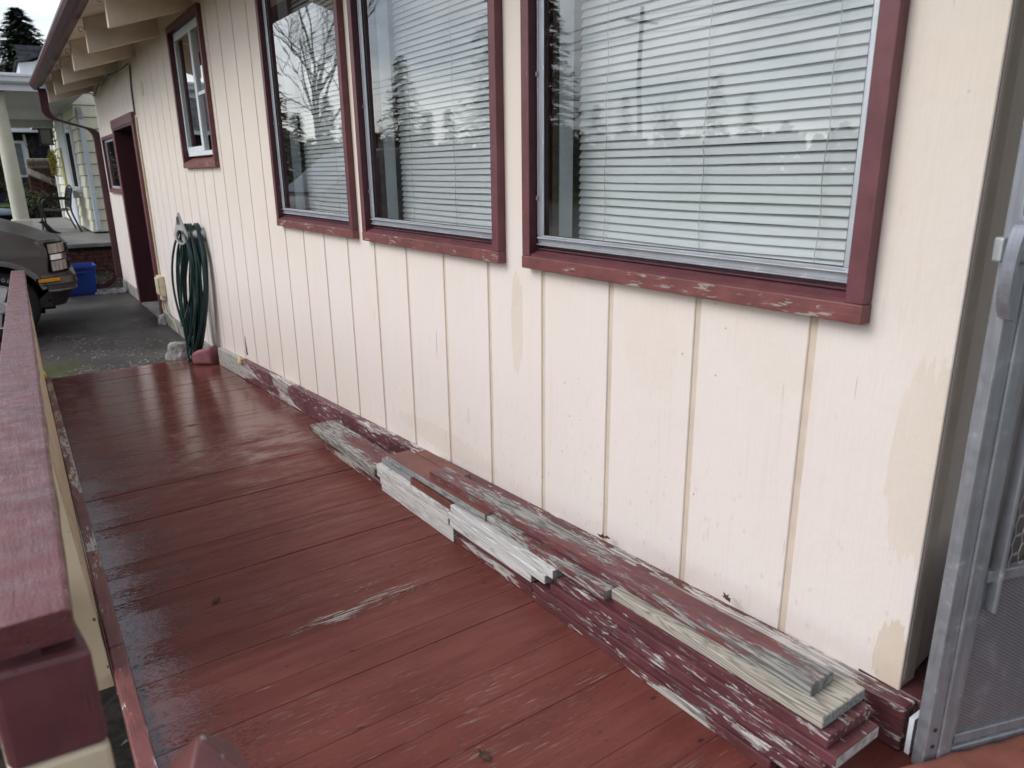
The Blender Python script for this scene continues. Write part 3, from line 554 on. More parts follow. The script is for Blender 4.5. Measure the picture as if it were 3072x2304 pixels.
# doorway with deep maroon reveals
mb = MB(); mb.box(-.032, -.0004, 8.745, 8.832, .02, 2.10); mb.box(-.032, -.0004, 10.238, 10.350, .0, 2.10); mb.box(-.036, -.0004, 8.735, 10.36, 2.1002, 2.20)
DR = mb.build('doorway', TRIM, HOUSE, bevel=.004, label='maroon framed recessed doorway at the far end of the wall')
mb = MB(); mb.box(-.03, .62, 10.225, 10.2375, .0, 2.099); mb.box(-.03, .62, 8.8325, 8.845, .0, 2.099); mb.box(-.03, .62, 8.845, 10.225, 2.08, 2.0995); mb.build('reveal', DOORP, DR)
B('door', .60, .64, 8.846, 10.224, 0.02, 2.079, DOORP, DR); B('threshold', -.02, .62, 8.846, 10.224, -.01, .018, FOUND, DR)
# eave: rafters with hooks, soffit, roof, gutter, downspout
HOOKM = plain('rusty_hook_steel', (.06, .045, .04), .5, .4, .6)
for k in range(-5, 6):
    y = 5.758 + 1.22 * k; y = min(y, 11.826); h = 0.0225
    pr = [(-.53, 2.495), (.02, 2.667), (.02, 2.916), (-.53, 2.745)]
    r = MB().prism(pr, y - h, y + h, lambda a, b, t: (a, t, b)).build('rafter', EAVE, HOUSE, bevel=.004)
    if k >= -1:
        cxh, czh = -.552, 2.67; pts = [(-.529, y - .005, czh + .0)] + [(cxh - .004 + .018 * math.cos(rad(t)) , y - .005, czh - .004 + .018 * math.sin(rad(t))) for t in range(10, 300, 24)]
        MB().tube(pts, .0022, 5).build('hook', HOOKM, r)
SLP = .172 / .55
def roofz(x, dz=0): return 2.7455 + (x + .53) * SLP + dz
MB().prism([(-.60, roofz(-.60, .001)), (2.4, roofz(2.4, .001)), (2.4, roofz(2.4, .03)), (-.60, roofz(-.60, .03))], -.40, 11.98, lambda a, b, t: (a, t, b)).build('soffit', EAVE, HOUSE)
ROOFM = plain('dark_roof_felt', (.06, .06, .065), .9, .2, var=.3, vs=30, bump=.4)
MB().prism([(-.62, roofz(-.62, .032)), (2.6, roofz(2.6, .032)), (2.6, roofz(2.6, .055)), (-.62, roofz(-.62, .055))], -.42, 12.0, lambda a, b, t: (a, t, b)).build('roof', ROOFM, HOUSE)
MB().prism([(2.41, roofz(2.4, .03)), (5.4, 2.72), (5.4, 2.76), (2.41, roofz(2.4, .055))], -.40, 11.99, lambda a, b, t: (a, t, b)).build('roof', ROOFM, HOUSE)
def gp(t): d = .03 * (1 - (t + 1) / 13.05) - .0; return d
gprof = [(-.545, 2.835), (-.545, 2.762), (-.642, 2.690), (-.662, 2.700), (-.692, 2.735), (-.705, 2.765), (-.705, 2.785), (-.697, 2.785), (-.690, 2.76), (-.64, 2.70), (-.553, 2.77), (-.553, 2.835)]
gprof = [(a, b - .028) for a, b in gprof]
MB().prism(gprof, -.42, 12.05, lambda a, b, t: (a, t, b + gp(t))).build('gutter', GUTTER, HOUSE)
mb = MB(); mb.add([(a, 12.05, b) for a, b in gprof[:7]], [tuple(range(7))]); mb.add([(a, 12.046, b) for a, b in gprof[:7]], [tuple(range(7))]); mb.build('gutter_end_cap', GUTTER, HOUSE)
dsp = [(-.60, 11.93, 2.68), (-.60, 11.93, 2.50), (-.60, 11.93, 2.42), (-.575, 11.93, 2.36), (-.53, 11.93, 2.315), (-.40, 11.93, 2.27), (-.20, 11.93, 2.215), (-.10, 11.93, 2.185), (-.045, 11.93, 2.13), (-.028, 11.92, 2.05), (-.028, 11.91, 1.9), (-.028, 11.905, 1.0), (-.028, 11.90, 0.16)]
MB().loft([[(x + a, y + b, z) for a, b in ((-.05, -.036), (.05, -.036), (.05, .036), (-.05, .036))] for x, y, z in [(p[0] * .97 - .0, p[1], p[2]) for p in smooth_path(dsp, 3)]]).build('downspout', GUTTER, HOUSE, bevel=.006)

# ------------------------------------------------------------------ blinds (one hanging behind each big window)
def blind(name, o, label, sag, seed, broken=()):
    u, v, p, q = o; rnd = random.Random(seed); x0 = .148
    t = thing(name, (x0, (u + v) / 2, p), label, 'blind', 'white slatted blinds behind the big windows')
    a, b = u + .022, v - .022; pitch = .0224; n = int((q - p - .05) / pitch); tilt = rad(62)
    for i in range(n):
        z = p + .047 + i * pitch; ph = rnd.uniform(-1, 1); mb = MB(); tl = tilt + rad(rnd.uniform(-4, 4)); sg = sag * math.exp(-i / 9.0) * rnd.uniform(.6, 1.3) + .0016 * ph
        a1 = a + rnd.uniform(-.002, .002); b1 = b + rnd.uniform(-.002, .002)
        if i in broken: a1 = a + .105
        rows = []
        for j in range(7):
            yy = a1 + (b1 - a1) * j / 6; dz = -sg * math.sin(math.pi * j / 6) + .0008 * math.sin(j * 1.7 + ph * 3)
            row = []
            for c in (-1, -.45, .1, .6, 1):
                s_ = c * .0128; bow = .0022 * (1 - c * c)
                row.append((x0 + s_ * math.cos(tl) - bow * math.sin(tl), yy, z + dz + s_ * math.sin(tl) * 1.0 + bow * math.cos(tl) * .4))
            rows.append(row)
        vs = [w_ for r in rows for w_ in r]; fs = [(r * 5 + c, r * 5 + c + 1, r * 5 + c + 6, r * 5 + c + 5) for r in range(6) for c in range(4)]
        mb.add(vs, fs); mb.build('slat', SLATM, t, smooth=True)
    for fy in (.16, .5, .87):
        yy = a + (b - a) * fy; pts = [(x0 - .0145 + .0012 * (k_ % 2), yy + .003 * math.sin(k_ * .7 + fy * 9), p + .03 + k_ * pitch) for k_ in range(n + 1)]
        MB().tube(pts, .0011, 4).build('cord', CORD, t)
    B('bottom_bar', x0 - .012, x0 + .012, a, b, p + .026, p + .0362, SLATM, t); B('headrail', x0 - .018, x0 + .018, a, b, q - .03, q - .003, SLATM, t)
    return t
blind('window_blind', OPEN[2], 'white slatted blind behind the nearest and widest looking window', .006, 1)
blind('window_blind', OPEN[1], 'white slatted blind with a broken slat end behind the middle big window', .004, 2, (5,))
blind('window_blind', OPEN[0], 'white slatted blind behind the farthest of the three big windows', .003, 3)

# ------------------------------------------------------------------ lumber stacked along the wall
RED = (0.122, 0.041, 0.043)
P_top = peel('peel_top_board', RED, (0.27, 0.26, 0.24), 'y', 0.450, .55, 2.2); P_worn = peel('peel_worn_board', RED, (0.33, 0.315, 0.29), 'y', 0.495, .55, 2.6)
P_side = peel('peel_side_board', (0.112, 0.036, 0.040), (0.50, 0.47, 0.44), 'y', 0.610, .5, 3.5, fleck=.625); P_side2 = peel('peel_lower_board', (0.108, 0.034, 0.036), (0.44, 0.41, 0.37), 'y', 0.555, .5, 2.6, fleck=.635)
P_far = peel('peel_far_board', (0.118, 0.039, 0.040), (0.30, 0.29, 0.265), 'y', 0.490, .6, 2.0); P_flat = peel('flat_red_board', (0.150, 0.049, 0.038), (0.42, 0.37, 0.33), 'y', 0.70, .5, fleck=.66)
W_raw = wood_mat('raw_tan_lumber', (0.27, 0.245, 0.205), (0.47, 0.43, 0.365), 'y', .15); W_pale = wood_mat('pale_weathered_lumber', (0.60, 0.585, 0.56), (0.66, 0.64, 0.61), 'y', .5, .7); W_pale2 = wood_mat('pale_grey_lumber', (0.58, 0.57, 0.55), (0.64, 0.63, 0.61), 'y', .3, .7)
W_grey = wood_mat('blue_grey_lumber', (0.20, 0.205, 0.205), (0.33, 0.335, 0.33), 'y', .6); W_end = plain('sawn_end_grain', (0.20, 0.195, 0.185), .9, .1, var=.35, vs=60); W_endl = plain('pale_end_grain', (.38, .37, .35), .9, .1, var=.3, vs=60)
LP = .0275
def fx(y): return -0.290 + 0.0345 * (y - 0.6)
GRP = 'loose boards stacked along the wall'
def plank(L, y0, y1, dx, wd, mat, label, dz=0, end=None, T=.0258, skew=0.0, edge=None):
    def rg(y, k):
        t_ = (y - y0) / (y1 - y0); x = fx(y) + dx + skew * t_; z = zr(y) + L * LP + dz + .0006
        wv = .0012 * mnoise.noise((y * 3, L * 7.1 + dx * 50, 1))
        return [(x + wv, y, z), (x + wd, y, z), (x + wd, y, z + T), (x + wv, y, z + T)]
    n_ = max(2, int((y1 - y0) / .12)); R = [rg(y0 + (y1 - y0) * i / n_, i) for i in range(n_ + 1)]
    vs = [p for r in R for p in r]
    fs = [(i * 4 + k, i * 4 + (k + 1) % 4, i * 4 + 4 + (k + 1) % 4, i * 4 + 4 + k) for i in range(n_) for k in range(4)] + [(3, 2, 1, 0), (n_ * 4, n_ * 4 + 1, n_ * 4 + 2, n_ * 4 + 3)]
    o = MB().add(vs, fs).build('lumber_board', mat, None, bevel=.0022, seg=2); prop(o, label, 'board', GRP)
    e_ = end or (W_end if mat not in (P_side, P_side2) else None)
    if e_ is not None:
        q = rg(y0, 0); iy = .0006; mbx = MB().hexa([(q[0][0] + .0022, y0 - iy, q[0][2] + .0022), (q[1][0] - .0022, y0 - iy, q[1][2] + .0022), (q[1][0] - .0022, y0 + .002, q[1][2] + .0022), (q[0][0] + .0022, y0 + .002, q[0][2] + .0022),
             (q[3][0] + .0022, y0 - iy, q[3][2] - .0022), (q[2][0] - .0022, y0 - iy, q[2][2] - .0022), (q[2][0] - .0022, y0 + .002, q[2][2] - .0022), (q[3][0] + .0022, y0 + .002, q[3][2] - .0022)])
        mbx.build('end_grain', e_, o)
    if edge is not None:
        R2 = [rg(y0 + (y1 - y0) * i / n_, i) for i in range(n_ + 1)]; mbx = MB()
        for i in range(n_):
            a, b = R2[i], R2[i + 1]; x = -.0007
            mbx.hexa([(a[0][0] + x, a[0][1] + .001, a[0][2] + .002), (a[0][0] + .001, a[0][1] + .001, a[0][2] + .002), (b[0][0] + .001, b[0][1] - .001, b[0][2] + .002), (b[0][0] + x, b[0][1] - .001, b[0][2] + .002),
                      (a[3][0] + x, a[3][1] + .001, a[3][2] - .002), (a[3][0] + .001, a[3][1] + .001, a[3][2] - .002), (b[3][0] + .001, b[3][1] - .001, b[3][2] - .002), (b[3][0] + x, b[3][1] - .001, b[3][2] - .002)])
        mbx.build('bare_edge', edge, o)
    return o
plank(0, .655, 1.468, 0.000, .138, P_side2, 'lowest flaking maroon board at the near end of the stack, lying on the ramp')
plank(1, .600, 1.466, 0.004, .138, P_side, 'maroon board second from the bottom at the near end of the stack')
plank(2, .556, 1.395, 0.010, .136, P_side, 'maroon board under the grey ended board at the near end of the stack')
plank(3, .538, 1.393, 0.020, .138, P_side, 'maroon board with a pale grey bare near end sticking out farthest', end=W_endl)
plank(4, .560, 1.363, 0.024, .138, P_side, 'maroon board with a flaking end directly under the bare tan board', skew=.010)
plank(5, .578, 1.160, 0.030, .136, W_raw, 'unpainted tan board with bold grain near the door end of the stack', end=W_grey)
plank(6, .625, 2.165, 0.060, .072, P_top, 'topmost grey and maroon board lying nearest the wall on the stack', skew=-.032)
plank(5, 1.164, 1.80, 0.010, .115, P_worn, 'worn maroon and grey board with a dark sawn end butting the tan board', dz=-.002, skew=.010)
plank(5, 1.745, 2.50, 0.012, .098, P_flat, 'flat brick red topped board with a ragged grey edge', dz=.006, skew=-.006, end=W_end, edge=W_grey)
plank(5, 2.10, 2.47, 0.1145, .050, P_flat, 'short red topped board squeezed against the baseboard', dz=.001)
plank(4, 1.367, 1.955, -.001, .13, W_pale2, 'pale grey bare board with a blue grey near end in the middle of the stack', end=W_grey)
plank(4, 1.960, 2.285, 0.004, .13, P_flat, 'short maroon board end showing between pale boards')
plank(4, 2.289, 2.58, 0.014, .12, W_grey, 'blue grey weathered board end under the red topped board')
plank(3, 1.398, 1.965, -.006, .135, W_pale2, 'pale bare board in the middle of the stack under the blue grey ended board', end=W_grey)
plank(2, 1.470, 1.960, -.003, .13, W_pale, 'pale bare board in the middle of the stack, lower of the two')
plank(3, 1.970, 2.600, -.004, .13, W_pale, 'upper pale weathered board of the far bare group')
plank(2, 1.972, 2.602, -.003, .13, W_pale, 'second pale weathered board of the far bare group')
plank(1, 1.940, 2.575, -.002, .13, W_pale, 'third pale weathered board with mildew of the far bare group')
plank(0, 1.942, 2.565, -.001, .13, W_pale, 'lowest mildewed pale board of the far bare group, lying on the ramp')
plank(1, 1.473, 1.935, 0.012, .12, P_side2, 'upper of two short set back maroon boards low in the middle of the stack')
plank(0, 1.474, 1.936, 0.004, .13, P_side2, 'lower of two short maroon boards low in the middle of the stack')
plank(2, 2.606, 3.475, -.014, .135, P_far, 'thickly peeling maroon and grey board at the far tip of the stack', T=.030)
plank(1, 2.580, 3.31, 0.000, .12, P_side2, 'upper red edged board under the far tip of the stack')
plank(0, 2.570, 3.29, 0.002, .12, P_side2, 'lowest red edged board under the far tip of the stack')

# ------------------------------------------------------------------ storm door standing open at the right
DO = Vector((-.0745, .4785, .478)); du = Vector((.945, -.327, 0)).normalized(); dn = Vector((-.327, -.945, 0)).normalized()   # along the door, towards the camera side
DOOR = thing('storm_door', tuple(DO), 'grey aluminium storm door with wire grille standing open by the corner', 'storm door')
def dl(s, n, z): q = DO + du * s + dn * n; return (q.x, q.y, DO.z + z)
def dbox(mb, s0, s1, n0, n1, z0, z1): return mb.hexa([dl(s0, n0, z0), dl(s1, n0, z0), dl(s1, n1, z0), dl(s0, n1, z0), dl(s0, n0, z1), dl(s1, n0, z1), dl(s1, n1, z1), dl(s0, n1, z1)])
DH = 2.02; DW = .86
mb = MB(); dbox(mb, 0, .030, -.026, .0, 0, DH); dbox(mb, .0302, .060, -.024, .004, 0.0, DH); dbox(mb, .0602, .074, -.022, -.004, .0, DH); dbox(mb, DW - .06, DW, -.026, .003, 0, DH); mb.build('stile', ALUD, DOOR, bevel=.0025, seg=2)
mb = MB(); dbox(mb, .0602, DW - .0602, -.022, .002, 0, .040); dbox(mb, .0602, DW - .0602, -.022, -.004, .0402, .062); dbox(mb, .0602, DW - .0602, -.022, .002, DH - .07, DH); mb.build('bottom_rail', ALUD, DOOR, bevel=.002)
mb = MB(); dbox(mb, .0742, DW - .061, -.016, -.001, .388, .412); dbox(mb, .088, .097, -.012, .010, .33, DH - .08); mb.build('grille_frame', ALUD, DOOR, bevel=.003, seg=2)
def scr():
    m = M('kick_panel_mesh', .45, .5, .5); p = m.pos(); wv = m.n('ShaderNodeTexWave'); wv.inputs['Scale'].default_value = 90; wv.inputs['Distortion'].default_value = 1.5; wv.bands_direction = 'DIAGONAL'; m.l(p, wv.inputs['Vector'])
    n = m.noise(p, 30, 5, .7); st = m.noise(m.mapv(p, (25, 25, 9)), 1, 4)
    c = m.mix(wv.outputs['Fac'], (.20, .20, .22), (.26, .26, .285)); c = m.mix(m.ramp(m.math('ADD', m.math('MULTIPLY', n, .6), m.math('MULTIPLY', st, .4)), .50, .64, 0, .5), c, (.36, .36, .40)); m.color(c); m.bump(wv.outputs['Fac'], .4, .002); return m.m
mb = MB(); dbox(mb, .0735, DW - .06, -.014, -.010, .060, .395); mb.build('kick_panel', scr(), DOOR)
mb = MB(); dbox(mb, .0735, DW - .06, -.0215, -.0205, .40, DH - .07)
m_ = bpy.data.materials.new('insect_screen'); m_.use_nodes = True; t_ = m_.node_tree; t_.nodes.clear(); o_ = t_.nodes.new('ShaderNodeOutputMaterial'); tr = t_.nodes.new('ShaderNodeBsdfTransparent'); df = t_.nodes.new('ShaderNodeBsdfDiffuse'); ms = t_.nodes.new('ShaderNodeMixShader'); df.inputs[0].default_value = (.10, .095, .10, 1); ms.inputs[0].default_value = .22
t_.links.new(tr.outputs[0], ms.inputs[1]); t_.links.new(df.outputs[0], ms.inputs[2]); t_.links.new(ms.outputs[0], o_.inputs[0]); mb.build('screen', m_, DOOR)
mb = MB(); pw, ph = .036, .0185                                   # twisted wire diamonds with eyelets
z = .425; row = 0
while z < DH - .1:
    off = pw / 2 if row % 2 else 0; s_ = .10 + off
    while s_ < DW - .10:
        for sg in (-1, 1):
            pts = [dl(s_ + .014 * t / 6 - .007, .004 + .0015 * sg, z + sg * .0032 * math.sin(math.pi * t / 6)) for t in range(7)]; mb.tube(pts, .00075, 4, False)
        for sg in (-1, 1):
            mb.tube([dl(s_ + .007, .004, z), dl(s_ + pw / 2 - .007, .004, z + sg * ph)], .00075, 4, False)
        s_ += pw
    z += ph; row += 1
mb.build('wire_grille', alu('grille_wire', (.62, .62, .64), .4), DOOR)
mb = MB(); dbox(mb, -.004, .030, .0, .014, .955, 1.025); mb.build('latch_body', ALUD, DOOR, bevel=.004, seg=3)
mb = MB(); dbox(mb, -.020, -.001, -.022, -.006, .955, .992); mb.build('strike', alu('pale_strike', (.5, .52, .52), .5), DOOR, bevel=.003, seg=2)
HANDM = alu('handle_enamel', (.36, .37, .42), .35)
prf = [(.004, 1.018), (-.012, 1.012), (-.020, .985), (-.0235, .945), (-.0225, .905), (-.015, .876), (.0, .868)]
mb = MB(); rg = []
pv_ = [(v_.x, v_.y) for v_ in smooth_path([(a_, b_, 0) for a_, b_ in prf], 4)]
for (s1, z1) in pv_:
    rg.append([dl(s1 - .004, .004, z1), dl(s1 + .004, .004, z1), dl(s1 + .004, .026, z1), dl(s1 - .004, .026, z1)])
mb.loft(rg).build('handle', HANDM, DOOR, bevel=.002, seg=2)
for zz in (.055, .092):
    mb = MB(); mb.tube([dl(.016, .0002, zz), dl(.016, .0012, zz)], .0042, 10); mb.build('screw', plain('dark_screw_%d' % int(zz * 1000), (.02, .02, .02), .5), DOOR)
# painted doorstep board below the door
st = MB(); q0 = Vector((-.170, .512, 0)); sl_ = du; sn = dn
def sp_(a, b, z): v = q0 + sl_ * a + sn * b; return (v.x, v.y, z)
STEPM = trim_mat('rough_red_step_paint', (0.235, 0.085, 0.062), .70, 'x')
nseg = 10; rr = []
for i in range(nseg + 1):
    a = .40 * i / nseg; w1 = .004 * mnoise.noise((i * .9, 1, 2)); w2 = .003 * mnoise.noise((i * 1.1, 5, 2))
    rr.append([sp_(a, .0 + w1, .455), sp_(a, .30, .455), sp_(a, .30, .515), sp_(a, .012 + w1, .515 + w2), sp_(a, .0 + w1, .503 + w2)])
o_ = st.loft(rr).build('doorstep', STEPM, None, bevel=.006, seg=2); prop(o_, 'rough brick red painted doorstep below the open storm door', 'doorstep')

# ------------------------------------------------------------------ hose on its hanger
HX, HYc, HZ = -.178, 6.25, 1.115
HANG = thing('hose_hanger', (0, HYc, HZ), 'grey cast metal hose hanger screwed to the wall, holding the green hose', 'hose hanger')
HM = plain('grey_cast_metal', (.40, .39, .385), .45, .5, .3, var=.12)
n_ = 28; R_ = .072
mb = MB(); mb.loft([[(xx, HYc + r_ * math.cos(2 * math.pi * k_ / n_), HZ + r_ * math.sin(2 * math.pi * k_ / n_)) for k_ in range(n_)] for xx, r_ in ((-.001, .052), (-.012, .054), (-.02, .048), (-.165, .048), (-.165, .040), (-.004, .040))], cap=False).build('drum', HM, HANG, smooth=True)
mb = MB(); outer = []
for k_ in range(40):
    t_ = 2 * math.pi * k_ / 40; yy, zz = R_ * math.cos(t_), R_ * math.sin(t_)
    if zz > 0: w_ = (zz / R_) ** 1.6; yy = yy * (1 - .78 * w_); zz = zz + .105 * w_
    outer.append((yy * 1.05, zz))
FA = rad(24)
def frot(dx, a, b): return (-.175 + dx * math.cos(FA) - a * math.sin(FA), HYc + a * math.cos(FA) + dx * math.sin(FA), HZ + b)
def flange(x, sc=1): return [frot(x + .175, a * sc, b * sc) for a, b in outer]
hole = [(.049 * math.cos(2 * math.pi * k_ / 40), -.008 + .049 * math.sin(2 * math.pi * k_ / 40)) for k_ in range(40)]
vs = [v_ for v_ in flange(-.184)] + [frot(-.009, a, b) for a, b in hole] + [v_ for v_ in flange(-.166)] + [frot(.009, a, b) for a, b in hole]
fs = []
for k_ in range(40):
    j_ = (k_ + 1) % 40; fs += [(k_, j_, 40 + j_, 40 + k_), (80 + k_, 120 + k_, 120 + j_, 80 + j_), (k_, 80 + k_, 80 + j_, j_), (40 + k_, 40 + j_, 120 + j_, 120 + k_)]
mb.add(vs, fs).build('flange', HM, HANG, bevel=.002)
MB().tube([frot(-.012, -.012, .085), frot(-.012, -.007, .145), frot(-.012, .007, .145), frot(-.012, .012, .085)], .004, 6).build('handle_slot', plain('slot_shadow_metal', (.09, .09, .09), .6), HANG)
HOSEM = M('dark_green_hose', .33, .5); p_ = HOSEM.pos(); HOSEM.color(HOSEM.mix(HOSEM.ramp(HOSEM.noise(p_, 9, 3), .3, .7), (.006, .030, .030), (.014, .052, .050)))
rnd = random.Random(5); mb = MB(); stripe = MB(); hr = .0092
HOSE = thing('garden_hose', (-.1, 6.3, .05), 'dark green garden hose coiled over the wall hanger', 'hose')
for i in range(18):
    xx = -.030 - .128 * ((i * 0.618) % 1.0); zb = (.045, .06, .09, .055, .15, .075, .12, .05, .20, .36, .085, .10, .26, .065, .18, .11, .14, .08)[i]
    wl = rnd.uniform(.07, .17); wr = rnd.uniform(.08, .19); lay = i % 3
    if i == 9: wl, wr, xx, lay = .17, .20, -.163, 2
    if i == 3: wl, wr = .12, .24
    xb = xx * .35 - rnd.uniform(.10, .19); drift = rnd.uniform(.12, .24); zt = HZ + .058 + .013 * lay; r0 = .056 + .013 * lay
    pts = []
    for k_ in range(57):
        s_ = 2 * math.pi * k_ / 56; z = (zt + zb) / 2 + (zt - zb) / 2 * math.cos(s_); h = (zt - z) / (zt - zb)
        w_ = wl if math.sin(s_) > 0 else wr; g = math.sin(math.pi * min(1, h) ** .72) ** .8 if h < 1 else 0
        hh = min(1, max(0, h))
        side = -1 if math.sin(s_) > 0 else 1
        yy = side * (abs(math.sin(s_)) * r0 * .9 + g * (w_ - r0 * .8) * min(1, h * 5))
        yy += .008 * math.sin(3 * s_ + i * 1.3) * min(1, h * 3)
        x_ = xx + (xb - xx) * hh ** 1.3 + .012 * math.sin(2 * s_ + i) * hh * (1 - hh)
        x_ += (-.042 if side > 0 else .030) * math.sin(math.pi * min(1, hh * 1.05)) * (.6 + .5 * ((i * 7) % 5) / 4); y_ = HYc + yy + drift * hh ** 1.2; pts.append((min(x_, -.012), y_, max(z, (zr(y_) if y_ < 6.66 else 0) + hr + .003)))
    o_ = MB().tube(pts, hr, 8, False).build('hose_loop', HOSEM.m, HOSE, smooth=True)
    if i % 3 == 0: MB().tube([(v_[0] - .0062, v_[1] - .0045, v_[2]) for v_ in pts[12:44]], .0016, 4, False).build('hose_stripe', plain('hose_stripe_ivory', (.55, .56, .48), .5) if 'hose_stripe_ivory' not in bpy.data.materials else bpy.data.materials['hose_stripe_ivory'], HOSE)
# ------------------------------------------------------------------ small things on and by the ramp
PINK = plain('faded_pink_plastic', (.30, .125, .145), .55, .35, var=.15, vs=25, bump=.15)
T0 = thing('drain_end_piece', (-.1, 6.28, zr(6.28)), 'faded pink tapered block with a small round hole on the ramp by the wall', 'drain piece')
def rr_(y, w_, h_, x=-.10, z0=None):
    z0 = zr(y) + .002 if z0 is None else z0; r_ = min(w_, h_) * .22
    pts = arc(x + w_ / 2 - r_, z0 + r_, r_, -90, 0, 3) + arc(x + w_ / 2 - r_, z0 + h_ - r_, r_, 0, 90, 3) + arc(x - w_ / 2 + r_, z0 + h_ - r_, r_, 90, 180, 3) + arc(x - w_ / 2 + r_, z0 + r_, r_, 180, 270, 3)
    return pts
def pinkring(t, w_, h_):
    # the block lies along a slanted axis, small end towards the ramp's outer side
    cx, cy = -.178 + .115 * t, 6.345 - .135 * t; dx, dy = .115, -.135; L_ = math.hypot(dx, dy); nx_, ny_ = -dy / L_, dx / L_
    return [(cx + (a + .10) * nx_, cy + (a + .10) * ny_, b) for a, b in rr_(cy, w_, h_)]
MB().loft([pinkring(0, .082, .088), pinkring(.05, .094, .098), pinkring(.3, .118, .12), pinkring(1.0, .122, .148), pinkring(1.08, .112, .14)]).build('block', PINK, T0, smooth=False, bevel=.004, seg=2)
hc = Vector((-.1815, 6.349, zr(6.34) + .05)); hd = Vector((-.115, .135, 0)).normalized(); MB().tube([hc + hd * .001, hc - hd * .004], .011, 12).build('hole', plain('hole_shade_black', (.004, .004, .004), .9), T0)  # black disc on the solid block, the hole's inner shade as colour
def rock(name, c, r, label, cat, mat, seed, fl=.7):
    bm = bmesh.new(); bmesh.ops.create_icosphere(bm, subdivisions=3, radius=1.0)
    for v in bm.verts:
        d = v.co.normalized(); k_ = 1 + .35 * mnoise.noise(d * 1.3 + Vector((seed, 0, 0))) + .12 * mnoise.noise(d * 4 + Vector((seed, 3, 0)))
        v.co = Vector((d.x * r[0], d.y * r[1], max(d.z, -.45) * r[2])) * k_
    mb = MB(); vs = [(v.co.x + c[0], v.co.y + c[1], v.co.z + c[2]) for v in bm.verts]; mb.add(vs, [tuple(v.index for v in f.verts) for f in bm.faces]); bm.free()
    return prop(mb.build(name, mat, None), label, cat)
ROCKM = plain('pale_grey_rock', (.30, .29, .28), .85, .2, var=.4, vs=11, bump=.5, bs=40)
rock('rock', (-.23, 6.83, .052), (.10, .12, .13), 'pale grey angular rock behind the bottom of the hose', 'rock', ROCKM, 2.2)
rock('concrete_lump', (-.035, 8.68, .03), (.05, .11, .07), 'small pale concrete lump at the foot of the doorway trim', 'concrete lump', FOUND, 5.1)
rock('foam_lump', (-.05, 5.37, .262), (.022, .032, .030), 'yellowish foam lump stuck on the baseboard joint', 'foam', plain('yellow_foam', (.62, .46, .24), .8, .2, var=.4, vs=70, bump=.8, bs=120), 9.3)
o_ = MB().hexa([(-.003, 5.38, .30), (.0005, 5.38, .30), (.0005, 5.345, .30), (-.003, 5.345, .30), (-.002, 5.375, .43), (.0005, 5.375, .43), (.0005, 5.368, .44), (-.002, 5.368, .44)]).build('torn_strip', plain('dark_green_felt', (.045, .055, .045), .9), None); prop(o_, 'dark green torn strip tapering up the wall above the foam lump', 'torn strip')
o_ = MB().loft([[(-1.262 + r_ * math.cos(t_ * math.pi / 4), 6.60 + r_ * math.sin(t_ * math.pi / 4), z_) for t_ in range(8)] for r_, z_ in ((.030, .052), (.030, .085), (.022, .115), (.006, .125))]).build('yellow_cap', plain('yellow_plastic', (.75, .60, .02), .4), None, smooth=True); prop(o_, 'small bright yellow cap at the far end of the ramp edge strip', 'cap')
# dry leaves and paint curls caught on the boards
LEAFM = plain('dry_brown_leaf', (.075, .045, .032), .8, .2, var=.4, vs=60)
def leaf(x, y, z, s_, rz, label, mat=LEAFM, kind='dry_leaf', cat='leaf'):
    pts = [(-1, 0, .0), (-.3, .45, .25), (.1, .30, .1), (.35, .55, .35), (.5, .12, .1), (1, 0, .5), (.5, -.15, .12), (.3, -.5, .4), (0, -.28, .1), (-.4, -.42, .2)]
    c_, n__ = math.cos(rz), math.sin(rz); up = [(x + s_ * (a * c_ - b * n__), y + s_ * (a * n__ + b * c_), z + s_ * c) for a, b, c in pts]; lo = [(a, b, c - .0008) for a, b, c in up]; k_ = len(pts)
    o = MB().add(up + lo, [tuple(range(k_)), tuple(range(2 * k_ - 1, k_ - 1, -1))] + [(i, (i + 1) % k_, k_ + (i + 1) % k_, k_ + i) for i in range(k_)]).build(kind, mat, None); return prop(o, label, cat)
leaf(-.03, 2.02, .468, .026, .3, 'dry brown leaf lodged between the stack and the wall above the topmost board'); leaf(-.03, .98, .572, .017, 1.2, 'tiny dark leaf scrap against the wall near the last groove')
leaf(-.99, 2.06, .358, .020, .6, 'small curled dark leaf lying on the wet ramp boards'); leaf(-.70, 1.03, .431, .020, 1.8, 'small dark leaf scrap on the ramp boards near the bottom of the view')
leaf(-.035, 1.42, .545, .020, 2.2, 'curled maroon paint flake standing up behind the topmost board', bpy.data.materials['maroon_door_paint' if 'maroon_door_paint' in bpy.data.materials else 'dark_maroon_door_paint'], 'paint_flake', 'paint flake')
